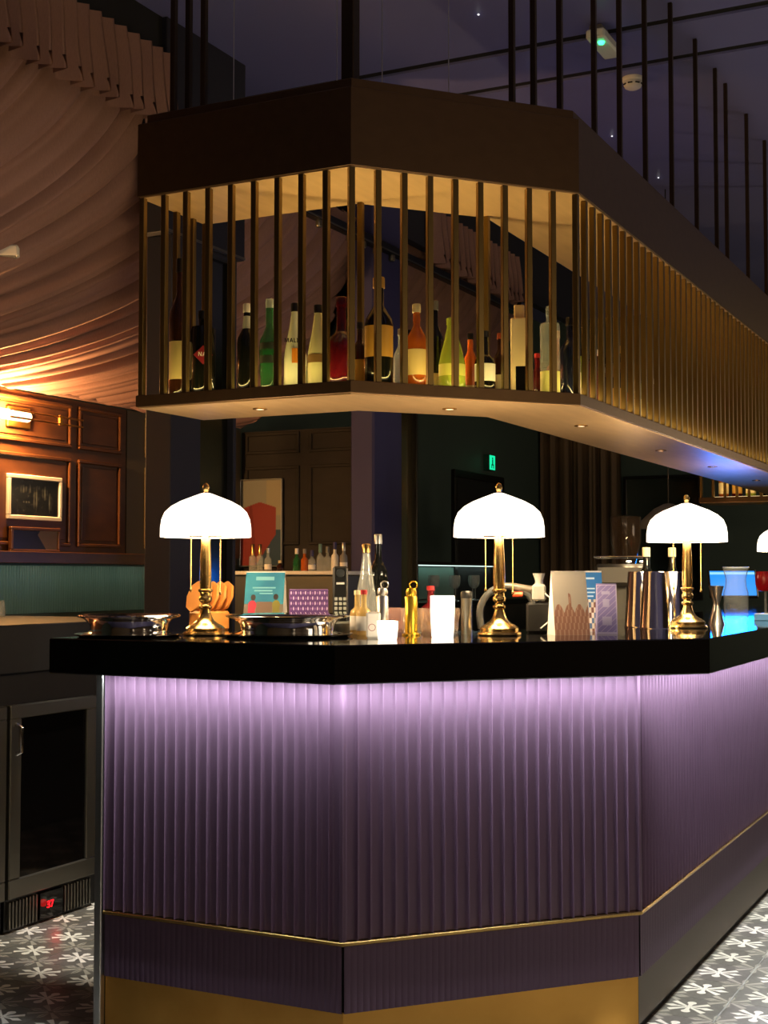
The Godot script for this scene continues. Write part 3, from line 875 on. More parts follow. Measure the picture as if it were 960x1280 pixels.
# ------------------------------------------------------------------ canopy over the bar
func canopy_poly(d0: float, d1: float) -> Array:
	var a := off_path(KP, d0)
	var e := 0.365 - d1
	var b := off_path(KP, e)
	a[0].x += d0; a[3].y = -9.92 + d0
	b[0].x += d0
	b[3].y = -9.555 - d1
	var r := a + [Vector2(-2.285 + d0, -9.92 + d0), Vector2(-2.285 + d0, -9.555 - d1)]
	b.reverse()
	return r + b
func build_canopy() -> void:
	var o := thing("bar_canopy", "hanging bronze bottle shelf of upright rods above the bar", "bar shelf", Vector3.ZERO)
	obj("shelf", B.new().prism(canopy_poly(0, 0), 1.8215, SHELF, 0.0015), M.bronze, o)
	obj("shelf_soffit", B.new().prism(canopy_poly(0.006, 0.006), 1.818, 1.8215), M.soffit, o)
	obj("upper_box", B.new().prism(canopy_poly(0, 0), 2.4725, 2.70, 0.0015), M.bronze, o)
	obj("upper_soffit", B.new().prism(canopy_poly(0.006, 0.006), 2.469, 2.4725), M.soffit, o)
	obj("top_rim", B.new().prism(canopy_poly(0.02, 0.02), 2.70, 2.732, 0.002), M.bronze, o)
	var rod := B.new().box(Vector3(0, (SHELF + 2.469) / 2, 0), Vector3(0.018, 2.469 - SHELF, 0.018), 0.0015).mesh()
	var ip := off_path(KP, 0.013)
	for k in 3:
		var a: Vector2 = ip[k]
		var b: Vector2 = ip[k + 1]
		var ln := a.distance_to(b)
		var cnt := 9 if k < 2 else 72
		if k == 0: a.x += 0.013
		var bs := seg_basis(ip[k], ip[k + 1])
		for i in cnt + (1 if k == 2 else 0):
			var q := a.lerp(b, float(i) / cnt)
			var r := put("rod", rod, M.bronze_rod, o)
			r.transform = Transform3D(bs, Vector3(q.x, 0, q.y))
	for q in [Vector2(-2.517, -3.56), Vector2(-2.517, -3.65), Vector2(-2.515, -3.722), Vector2(-1.937, -3.722), Vector2(-1.648, -4.05)]:
		var r := put("rod", rod, M.bronze_rod, o)
		r.position = Vector3(q.x, 0, q.y)
	for i in 8:
		var r := put("rod", rod, M.bronze_rod, o)
		r.position = Vector3(-2.27 + i * 0.083, 0, -9.57)
	# hangers up to the ceiling
	var thin := B.new().box(Vector3(0, (2.732 + CEIL) / 2, 0), Vector3(0.018, CEIL - 2.732, 0.018), 0.0015).mesh()
	var thick := B.new().box(Vector3(0, (2.732 + CEIL) / 2, 0), Vector3(0.042, CEIL - 2.732, 0.042), 0.003).mesh()
	for q in [Vector2(-2.49, -3.5), Vector2(-2.44, -3.51), Vector2(-2.375, -3.5), Vector2(-1.506, -3.916), Vector2(-1.456, -3.974), Vector2(-1.394, -4.045), Vector2(-1.45, -4.577), Vector2(-1.45, -4.888), Vector2(-1.45, -5.238), Vector2(-1.45, -5.647), Vector2(-1.45, -6.086), Vector2(-1.45, -6.485), Vector2(-1.45, -6.711), Vector2(-1.45, -7.209), Vector2(-1.45, -7.7), Vector2(-1.45, -8.2), Vector2(-1.45, -8.7)]:
		put("hanger_rod", thin, M.hanger_bronze, o).position = Vector3(q.x, 0, q.y)
	put("hanger_rod", thick, M.hanger_bronze, o).position = Vector3(-1.856, 0, -3.5)
	for q in [Vector2(-1.885, -3.47), Vector2(-1.79, -3.578), Vector2(-1.65, -3.753), Vector2(-2.265, -3.5)]:
		obj("hanger_wire", B.new().tube([Vector3(q.x, 2.732, q.y), Vector3(q.x, CEIL, q.y)], 0.0016, 6), M.steel, o)
	# small downlights let into the shelf
	for q in [Vector2(-2.194, -3.548), Vector2(-1.673, -3.807), Vector2(-1.46, -4.437), Vector2(-1.46, -5.465), Vector2(-1.46, -6.382), Vector2(-1.46, -7.4), Vector2(-1.9, -9.74)]:
		var d := Node3D.new()
		d.name = "downlight"
		o.add_child(d, true)
		d.position = Vector3(q.x, 1.818, q.y)
		obj("ring", B.new().lathe([Vector2(0.015, 0), Vector2(0.023, 0), Vector2(0.022, -0.003), Vector2(0.016, -0.004), Vector2(0.015, 0)], 20), M.brass_dull, d)
		obj("lens", B.new().lathe([Vector2(0, -0.002), Vector2(0.015, -0.002), Vector2(0.015, 0), Vector2(0, 0)], 16), M.downlight, d)
		spot(Vector3(0, -0.008, 0), Vector3(0, -1, 0), Color(1, 0.86, 0.66), 0.25, 40.0, 0.012, d)
	# warm LED tape on the shelf: behind the bottles on the short sides, behind the rods on the long one
	for k in 3:
		var lp := off_path(KP, 0.335 if k < 2 else 0.034)
		var l0: Vector2 = lp[k]
		var l1: Vector2 = lp[k + 1]
		if k == 0: l0.x += 0.3
		if k == 2: l1 = l0 + Vector2(0, -4.6)
		var mid := (l0 + l1) / 2
		var ln := l0.distance_to(l1)
		var al := Vector3((l1 - l0).normalized().x, 0, (l1 - l0).normalized().y)
		obj("led_tape", B.new().box(Vector3(mid.x, SHELF + 0.002, mid.y), Vector3(ln, 0.004, 0.008), 0.001, seg_basis(l0, l1)), M.led_warm, o)
		area(Vector3(mid.x, SHELF + 0.006, mid.y), Vector3.UP, al, Vector2(ln, 0.008), Color(1.0, 0.86, 0.56), [1.0, 1.1, 0.14][k] * ln, o)

	for k in 2:                         # a fainter tape behind the front rods lights the feet of the bottles
		var lp := off_path(KP, 0.032)
		var l0: Vector2 = lp[k] + (Vector2(0.05, 0) if k == 0 else Vector2.ZERO)
		var l1: Vector2 = lp[k + 1]
		var mid := (l0 + l1) / 2
		var ln := l0.distance_to(l1)
		obj("led_tape", B.new().box(Vector3(mid.x, SHELF + 0.002, mid.y), Vector3(ln, 0.004, 0.008), 0.001, seg_basis(l0, l1)), M.led_warm, o)
		area(Vector3(mid.x, SHELF + 0.006, mid.y), Vector3.UP, Vector3((l1 - l0).normalized().x, 0, (l1 - l0).normalized().y), Vector2(ln, 0.008), Color(1.0, 0.88, 0.5), 0.1 * ln, o)
	obj("led_tape", B.new().box(Vector3(-1.9, SHELF + 0.002, -9.6), Vector3(0.6, 0.004, 0.008), 0.001), M.led_warm, o)
	area(Vector3(-1.9, SHELF + 0.006, -9.6), Vector3.UP, Vector3.RIGHT, Vector2(0.6, 0.008), Color(1.0, 0.84, 0.56), 0.15, o)

# ------------------------------------------------------------------ columns, partition
func build_columns() -> void:
	var c := thing("column", "dark navy column behind the left table lamp", "column", Vector3(-3.52, 0, -4.965))
	obj("shaft", B.new().box(Vector3(0, 1.4, 0), Vector3(0.136, 2.8, 0.23), 0.004), M.navy_dark, c)
	obj("capital", B.new().box(Vector3(0, 3.275, -0.155), Vector3(0.136, 0.95, 0.64), 0.004), M.navy_dark, c)
	obj("base_line", B.new().box(Vector3(0.069, 2.81, -0.155), Vector3(0.004, 0.012, 0.64)), M.steel_dark, c)
	var g := thing("mirror_panel", "tall narrow dark mirror panel beside the first navy column", "mirror", Vector3(-3.5, 0, -5.24))
	obj("frame", B.new().box(Vector3(0, 1.4, 0.148), Vector3(0.06, 2.8, 0.024), 0.003).box(Vector3(0, 1.4, -0.148), Vector3(0.06, 2.8, 0.024), 0.003).box(Vector3(0, 2.79, 0), Vector3(0.06, 0.02, 0.27), 0.003), M.navy_dark, g)
	obj("pane", B.new().box(Vector3(-0.01, 1.395, 0), Vector3(0.012, 2.78, 0.272)), mat("mirror_dark", [110, 112, 100], 0.12, 1.0), g)
	var c2 := thing("column", "navy purple column right of the dark wood partition", "column", Vector3(-3.53, 0, -6.985))
	obj("shaft", B.new().box(Vector3(0, 1.87, 0), Vector3(0.15, 3.74, 0.37), 0.012), M.navy, c2)
	var g2 := thing("mirror_panel", "slim bright mirror strip on the second navy column", "mirror", Vector3(-3.5, 0, -7.3))
	obj("frame", B.new().box(Vector3(0, 1.4, 0.115), Vector3(0.06, 2.8, 0.02), 0.003).box(Vector3(0, 1.4, -0.115), Vector3(0.06, 2.8, 0.02), 0.003), M.black, g2)
	obj("pane", B.new().box(Vector3(-0.01, 1.4, 0), Vector3(0.012, 2.78, 0.21)), mat("mirror_warm", [190, 176, 140], 0.16, 1.0), g2)
	# wood partition across the lounge
	var p := thing("wood_partition", "dark brown wood partition with raised mouldings behind bottles", "panelling", Vector3(-4.04, 0, -7.06))
	obj("board", B.new().box(Vector3(0, 1.09, 0), Vector3(0.86, 2.18, 0.08)), M.wood_dark, p)
	for r in [[-0.39, -0.03, 1.5, 1.955], [0.055, 0.37, 1.5, 1.955], [-0.39, -0.03, 2.05, 2.16], [0.055, 0.37, 2.05, 2.16]]:
		var b := B.new()
		var xc: float = (r[0] + r[1]) / 2
		var wd: float = r[1] - r[0]
		var yc: float = (r[2] + r[3]) / 2
		var hh: float = r[3] - r[2]
		for s in [-1.0, 1.0]:
			b.box(Vector3(xc, yc + s * hh / 2, 0.046), Vector3(wd + 0.02, 0.02, 0.014), 0.004)
			b.box(Vector3(xc + s * wd / 2, yc, 0.046), Vector3(0.02, hh, 0.014), 0.004)
		obj("moulding", b, M.wood_dark, p)
	var im := Image.create(64, 96, false, Image.FORMAT_RGB8)
	im.fill(Color8(150, 150, 138))
	for y in 96:
		for x in 64:
			if x > 40 and y < 40: im.set_pixel(x, y, Color8(166, 158, 132))
			if y > 24 + absi(x - 30) / 4 and x < 56 - maxi(0, y - 60) * 0.9: im.set_pixel(x, y, Color8(150, 66, 62) if absi(x - 12 - y / 8) > 2 else Color8(128, 54, 52))
			elif y > 55: im.set_pixel(x, y, Color8(62, 84, 104))
	var o := thing("framed_poster", "framed print of a red cloth shape on grey, behind left lamp", "picture", Vector3(-4.318, 1.36, -6.998))
	var fr := B.new()
	for s in [-1.0, 1.0]: fr.box(Vector3(s * 0.146, 0.265, 0), Vector3(0.008, 0.53, 0.016), 0.001)
	fr.box(Vector3(0, 0.526, 0), Vector3(0.3, 0.008, 0.016), 0.001).box(Vector3(0, 0.004, 0), Vector3(0.3, 0.008, 0.016), 0.001)
	obj("frame", fr, M.steel, o)
	var pq := B.new()
	pq.quad(Vector3(-0.142, 0.008, 0.003), Vector3(0.142, 0.008, 0.003), Vector3(0.142, 0.522, 0.003), Vector3(-0.142, 0.522, 0.003), Vector3.BACK, true)
	pq.box(Vector3(0, 0.265, -0.002), Vector3(0.284, 0.514, 0.008))
	obj("print", pq, printed("poster", im, 0.3), o)

func face_cam(p: Vector3) -> float:
	return atan2(-p.x, -p.z)

# ------------------------------------------------------------------ bottles
func bottle(called: String, label: String, at: Vector3, h: float, r: float, shape: String, gm: Material, cm: Material, lm: Material = null, l0 := 0.1, l1 := 0.5, group := "", text := "", tm: Material = null, cap := 0.1) -> Node3D:
	var o := thing(called, label, "bottle", at, face_cam(at), group)
	var nr := maxf(0.0085, r * 0.36)
	var prof := []
	var lr := r
	if shape == "round":
		prof = [Vector2(0, 0), Vector2(r * 0.9, 0), Vector2(r, h * 0.02), Vector2(r, h * 0.56), Vector2(r * 0.93, h * 0.62), Vector2(r * 0.6, h * 0.69), Vector2(nr, h * 0.74), Vector2(nr * 0.92, h * (1 - cap))]
	elif shape == "cone":
		prof = [Vector2(0, 0), Vector2(r * 0.9, 0), Vector2(r, h * 0.04), Vector2(r * 0.98, h * 0.38), Vector2(r * 0.84, h * 0.5), Vector2(r * 0.56, h * 0.7), Vector2(nr, h * 0.88), Vector2(nr, h * (1 - cap))]
	elif shape == "squat":
		prof = [Vector2(0, 0), Vector2(r * 0.9, 0), Vector2(r, h * 0.03), Vector2(r, h * 0.46), Vector2(r * 0.9, h * 0.54), Vector2(r * 0.5, h * 0.6), Vector2(nr, h * 0.64), Vector2(nr * 0.92, h * (1 - cap))]
	elif shape == "belly":
		prof = [Vector2(0, 0), Vector2(r * 0.72, 0), Vector2(r * 0.8, h * 0.03), Vector2(r, h * 0.42), Vector2(r * 0.92, h * 0.55), Vector2(r * 0.6, h * 0.63), Vector2(nr, h * 0.7), Vector2(nr, h * (1 - cap))]
	elif shape == "straight":
		prof = [Vector2(0, 0), Vector2(r * 0.94, 0), Vector2(r, h * 0.015), Vector2(r, h * 0.78), Vector2(r * 0.9, h * 0.81), Vector2(nr, h * 0.83), Vector2(nr, h * (1 - cap))]
	prof.append(Vector2(0, h * (1 - cap)))
	obj("glass_body", B.new().lathe(prof, 20), gm, o)
	obj("cap", B.new().lathe([Vector2(0, h * (1 - cap)), Vector2(nr * 1.14, h * (1 - cap)), Vector2(nr * 1.14, h * 0.992), Vector2(nr * 1.0, h), Vector2(0, h)], 14), cm, o)
	if lm:
		var ra := 0.0
		var rb := 0.0
		for i in prof.size() - 1:
			for e in [[l0, 0], [l1, 1]]:
				var y: float = e[0] * h
				if y >= prof[i].y and y <= prof[i + 1].y and prof[i + 1].y > prof[i].y:
					var rr: float = lerpf(prof[i].x, prof[i + 1].x, (y - prof[i].y) / (prof[i + 1].y - prof[i].y))
					if e[1] == 0: ra = rr
					else: rb = rr
		obj("paper_label", B.new().band(ra + 0.0012, l0 * h, l1 * h, -1.25, 1.25, 14, rb + 0.0012), lm, o)
		if text != "":
			lettering(text, r * 0.62, tm, o, Vector3(0, h * (l0 * 0.45 + l1 * 0.55), r + 0.002))
	return o

func build_canopy_bottles() -> void:
	var g := "bottles on the hanging shelf"
	var L := func(x: float, back: bool) -> Vector3: return Vector3(x, SHELF, -3.62 if back else -3.49)
	var dark: Material = mat("ink", [24, 20, 18], 0.5)
	bottle("liquor_bottle", "tall dark whiskey bottle with beige label at canopy's left end", L.call(-2.452, false), 0.44, 0.034, "round", M.glass_brown, M.black, mat("beige_label", [196, 176, 120], 0.6), 0.13, 0.4, g)
	var nb := bottle("liquor_bottle", "dark bottle with a red diamond label reading NAI", L.call(-2.365, false), 0.268, 0.038, "straight", M.glass_dark, M.black, null, 0, 0, g)
	var dm := B.new()
	dm.box(Vector3(0, 0.125, 0.0388), Vector3(0.042, 0.042, 0.002), 0.0, Basis(Vector3.BACK, PI / 4))
	obj("diamond_label", dm, mat("crimson_label", [140, 26, 40], 0.5), nb)
	lettering("NAI", 0.018, M.white, nb, Vector3(0.0, 0.127, 0.0405))
	bottle("liquor_bottle", "black bottle with small round cream label and pale cap", L.call(-2.287, true), 0.26, 0.032, "round", M.glass_dark, M.white, mat("cream_oval", [226, 222, 150], 0.5), 0.04, 0.24, g)
	bottle("liquor_bottle", "black bottle with long silver foil neck", L.call(-2.206, false), 0.276, 0.03, "round", M.glass_dark, M.white, mat("silver_neck", [170, 168, 160], 0.4), 0.72, 0.86, g)
	bottle("liquor_bottle", "green glass bottle with dark shoulder label", L.call(-2.126, false), 0.283, 0.031, "belly", M.glass_green, glass("clear_cap", [200, 216, 206], 0.5), mat("dark_label", [26, 34, 28], 0.6), 0.3, 0.52, g)
	var mb := bottle("liquor_bottle", "white bottle with palm tree print and black cap", L.call(-2.036, false), 0.262, 0.034, "cone", mat("white_bottle", [232, 234, 206], 0.22), M.black, null, 0, 0, g)
	lettering("MALIBU", 0.017, dark, mb, Vector3(0, 0.145, 0.0335))
	obj("palm_print", B.new().band(0.0345, 0.078, 0.122, -0.3, 0.3, 8), mat("sunset", [214, 130, 30], 0.5), mb)
	bottle("liquor_bottle", "plain pale yellow white bottle with black cap", L.call(-1.958, false), 0.25, 0.032, "cone", mat("pale_bottle", [214, 208, 160], 0.25), M.black, mat("brown_mark", [120, 90, 50], 0.5), 0.3, 0.4, g)
	bottle("liquor_bottle", "bulbous ruby red bottle left of the canopy corner", Vector3(-1.872, SHELF, -3.475), 0.262, 0.04, "squat", M.glass_red, M.glass_red, null, 0, 0, g)
	bottle("liquor_bottle", "small amber bottle with gold label behind the corner rod", Vector3(-1.876, SHELF, -3.6), 0.21, 0.024, "round", M.glass_brown, M.black, M.gold_label, 0.1, 0.45, g)
	bottle("liquor_bottle", "big black bottle with wide gold label and gilt neck", Vector3(-1.792, SHELF, -3.56), 0.33, 0.043, "round", M.glass_dark, M.gold_label, mat("amber_label", [190, 142, 60], 0.5), 0.27, 0.55, g)
	bottle("liquor_bottle", "small clear flask behind the honey whiskey", Vector3(-1.79, SHELF, -3.705), 0.2, 0.022, "round", M.glass_clear, M.steel, null, 0, 0, g)
	bottle("liquor_bottle", "honey amber whiskey bottle with cream cap and oval label", Vector3(-1.704, SHELF, -3.635), 0.256, 0.031, "round", M.glass_amber, M.cream, mat("oval_label", [222, 196, 130], 0.5), 0.16, 0.46, g)
	bottle("liquor_bottle", "dark bottle with grey cap and cream base label", Vector3(-1.705, SHELF, -3.77), 0.29, 0.026, "round", M.glass_dark, M.grey, M.cream, 0.04, 0.22, g)
	bottle("liquor_bottle", "lime green cone bottle without visible cap", Vector3(-1.627, SHELF, -3.72), 0.222, 0.041, "cone", M.glass_lime, M.glass_lime, mat("lime_label", [206, 206, 104], 0.4), 0.2, 0.36, g)
	bottle("liquor_bottle", "slim orange bottle tucked behind the lime bottle", Vector3(-1.63, SHELF, -3.87), 0.2, 0.02, "round", mat("orange_bottle", [206, 96, 24], 0.3), M.black, M.cream, 0.03, 0.18, g)
	bottle("liquor_bottle", "black bottle with white oval striped label", Vector3(-1.553, SHELF, -3.8), 0.19, 0.032, "squat", M.glass_dark, M.black, M.white, 0.18, 0.46, g)
	bottle("liquor_bottle", "small brown bottle with red-brown cap and cream label", Vector3(-1.545, SHELF, -3.905), 0.2, 0.02, "round", M.glass_brown, mat("rust_cap", [150, 66, 40], 0.5), M.cream, 0.06, 0.34, g)
	var tw := thing("boxed_bottle", "tall square ivory bottle with dark window near its foot", "bottle", Vector3(-1.478, SHELF, -3.895), face_cam(Vector3(-1.478, 0, -3.895)), g)
	obj("body", B.new().box(Vector3(0, 0.118, 0), Vector3(0.054, 0.236, 0.054), 0.004), mat("ivory", [228, 206, 160], 0.35), tw)
	obj("cap", B.new().box(Vector3(0, 0.257, 0), Vector3(0.032, 0.042, 0.032), 0.003), mat("ivory_cap", [214, 180, 132], 0.4), tw)
	obj("window", B.new().box(Vector3(0.007, 0.045, 0.0275), Vector3(0.036, 0.082, 0.002), 0.0), M.black_gloss, tw)
	bottle("liquor_bottle", "slim red bottle right of the ivory square bottle", Vector3(-1.45, SHELF, -3.978), 0.14, 0.012, "round", M.glass_red, M.red, null, 0, 0, g)
	bottle("liquor_bottle", "clear bottle with pale green label and ribbed neck", Vector3(-1.409, SHELF, -3.98), 0.284, 0.031, "straight", M.glass_clear, M.glass_clear, mat("pale_green", [208, 208, 130], 0.5), 0.02, 0.28, g)
	bottle("liquor_bottle", "dark navy bottle at the canopy's right corner", Vector3(-1.368, SHELF, -4.05), 0.258, 0.031, "round", M.glass_navy, M.black, null, 0, 0, g)
	var gm := [M.glass_amber, M.glass_clear, M.glass_brown, M.glass_dark, M.glass_lime, M.glass_red]
	var cn := ["amber", "clear", "brown", "black", "lime", "ruby"]
	var hs := ["slim", "stout"]
	var ord := ["first", "second", "third", "fourth", "fifth", "sixth", "seventh", "eighth", "ninth", "tenth", "eleventh", "twelfth"]
	for i in 12:
		var k := (i * 5 + 1) % 6
		bottle("liquor_bottle", "%s %s bottle behind the long side's rods, %s past the corner" % [hs[i % 2], cn[k], ord[i]], Vector3(-1.4 - 0.1 * (i % 2), SHELF, -4.17 - i * 0.125), 0.24 + 0.03 * sin(i * 2.1), 0.027 + 0.008 * (i % 2), ["round", "squat", "straight"][i % 3], gm[k], [M.black, M.gold_label, M.white][i % 3], [M.cream, M.gold_label, null][i % 3], 0.12, 0.42, "bottles behind the long side of the canopy")
	for i in 6:
		var k := (i * 5) % 6
		bottle("liquor_bottle", "small %s bottle on the far end of the canopy, %s from its end" % [cn[k], ord[i]], Vector3(-2.15 + i * 0.095, SHELF, -9.74), 0.26, 0.036, ["squat", "round"][i % 2], gm[k], M.gold_label, [M.cream, M.gold_label][i % 2], 0.12, 0.42, "bottles on the far end of the canopy")

# ------------------------------------------------------------------ shelf with small bottles behind the left lamp
func build_back_shelf() -> void:
	var o := thing("steel_cabinet", "steel cabinet with white top shelf behind the counter menus", "cabinet", Vector3(-3.75, 0.0, -6.42))
	obj("body", B.new().box(Vector3(0, 0.655, 0), Vector3(0.76, 1.31, 0.38), 0.004), M.steel_dark, o)
	obj("top", B.new().box(Vector3(0, 1.3215, 0), Vector3(0.79, 0.02, 0.42), 0.003), M.white, o)
	obj("door_gap", B.new().box(Vector3(0.0, 0.9, 0.191), Vector3(0.006, 0.5, 0.004)), M.black, o)
	var t := 1.3316
	var g := "small bottles on the steel cabinet"
	var rows := [
		["small clear bottle with tall gold top at the row's left end", -3.976, 0.148, M.glass_clear, M.brass, 0.45, null],
		["small clear bottle with tall gold top, second in the row", -3.929, 0.148, M.glass_clear, M.brass, 0.45, null],
		["small clear bottle with silver top beside the gold-topped pair", -3.878, 0.125, M.glass_clear, M.steel, 0.2, M.white],
		["tiny brown jar with cream lid on the steel cabinet", -3.802, 0.058, M.glass_brown, M.cream, 0.25, null],
		["small green bottle with white cap on the steel cabinet", -3.697, 0.122, M.glass_green, M.white, 0.25, null],
		["small amber bottle with grey cap on the steel cabinet", -3.648, 0.12, M.glass_amber, M.grey, 0.22, null],
		["small clear bottle with navy cap and pale label", -3.603, 0.112, M.glass_clear, M.navy, 0.3, M.white],
		["small clear bottle with long teal top", -3.552, 0.145, M.glass_clear, M.teal, 0.32, null],
		["small clear bottle with dull grey top right of the teal one", -3.508, 0.13, M.glass_clear, M.grey, 0.25, null],
		["small white bottle with blue mark near the cordless phone", -3.463, 0.153, M.white, M.navy, 0.25, M.white],
		["small grey bottle with steel top at the row's right end", -3.41, 0.152, M.grey, M.steel, 0.3, M.white]]
	for r in rows:
		bottle("small_bottle", r[0], Vector3(r[1], t, -6.36), r[2], 0.02 if r[2] > 0.06 else 0.017, "squat", r[3], r[4], r[6], 0.08, 0.3, g, "", null, r[5])

# ------------------------------------------------------------------ far end of the room
func build_far_end() -> void:
	var c := thing("curtain", "dark brown floor-length curtain at the far wall", "curtain", Vector3(-4.06, 0, -12.3))
	var f := func(u: float, s: float) -> Vector3:
		var x := lerpf(-0.4, 0.4, u)
		return Vector3(x, lerpf(0.02, 3.3, s), 0.03 * sin(u * 44.0 + 1.6 * sin(u * 7.0)) + 0.014 * sin(u * 83.0 + 2.0 * sin(u * 11.0)))
	obj("cloth", B.new().grid(f, 150, 4), M.curtain, c)
	obj("pelmet", B.new().box(Vector3(0, 3.32, 0), Vector3(0.84, 0.06, 0.1), 0.004), M.black, c)
	var m := thing("wall_mirror", "large dim mirror in a thin frame on the far wall", "mirror", Vector3(-3.3, 1.1, -12.38))
	var fr := B.new()
	for s in [-1.0, 1.0]: fr.box(Vector3(s * 0.35, 0.56, 0), Vector3(0.03, 1.12, 0.03), 0.003)
	fr.box(Vector3(0, 1.12, 0), Vector3(0.73, 0.03, 0.03), 0.003).box(Vector3(0, 0, 0), Vector3(0.73, 0.03, 0.03), 0.003)
	obj("frame", fr, M.black, m)
	obj("pane", B.new().box(Vector3(0, 0.56, -0.006), Vector3(0.68, 1.1, 0.012)), mat("mirror_grey", [130, 136, 132], 0.1, 1.0), m)
	var p := thing("pendant_lamp", "unlit grey dome pendant hanging behind the third table lamp", "pendant lamp", Vector3(-2.2, 1.6, -8.4))
	obj("shade", B.new().lathe([Vector2(0.175, 0.0), Vector2(0.17, 0.05), Vector2(0.15, 0.07), Vector2(0.09, 0.125), Vector2(0.03, 0.155), Vector2(0, 0.16), Vector2(0.03, 0.148), Vector2(0.09, 0.118), Vector2(0.145, 0.065), Vector2(0.168, 0.0), Vector2(0.175, 0.0)], 28), M.grey, p)
	obj("cord", B.new().tube([Vector3(0, 0.155, 0), Vector3(0, CEIL - 1.6, 0)], 0.004, 6), M.black, p)
	var rb := thing("splashback", "dim teal glass panel far behind the second table lamp", "splashback", Vector3(-4.46, 1.125, -10.0))
	obj("glass_panel", B.new().box(Vector3(0.006, 0.125, 0), Vector3(0.012, 0.25, 2.0), 0.002), M.teal, rb)
	obj("led_tape", B.new().box(Vector3(0.05, 0.262, 0), Vector3(0.012, 0.008, 2.0), 0.001), M.led_cool, rb)
	obj("ledge", B.new().box(Vector3(0.05, 0.278, 0), Vector3(0.1, 0.024, 2.0), 0.003), M.wood_dark, rb)
	area(Vector3(0.05, 0.256, 0), Vector3.DOWN, Vector3.BACK, Vector2(2.0, 0.012), Color(0.86, 1.0, 0.94), 0.05, rb)
	var bc := thing("far_counter", "black counter under the far teal panel", "counter", Vector3(-4.2, 0, -9.2))
	obj("body", B.new().box(Vector3(0.0, 0.54, 0), Vector3(0.5, 1.08, 3.2), 0.004), M.black, bc)
	obj("top", B.new().box(Vector3(0.0, 1.1, 0), Vector3(0.52, 0.04, 3.22), 0.004), M.black_gloss, bc)
	var gl := B.new().lathe([Vector2(0, 0), Vector2(0.034, 0.001), Vector2(0.005, 0.008), Vector2(0.004, 0.085), Vector2(0.03, 0.11), Vector2(0.038, 0.15), Vector2(0.034, 0.19), Vector2(0.0335, 0.19), Vector2(0.037, 0.15), Vector2(0.029, 0.112), Vector2(0, 0.09)], 14).mesh()
	for i in 10:
		var o := put("wine_glass", gl, M.glass_clear)
		o.position = Vector3(-4.06 - 0.1 * (i % 2), 1.1201, -8.2 - i * 0.19)
		tag(o, "clear stemmed wine glass in the row before the teal panel", "glass", "wine glasses on the far counter")

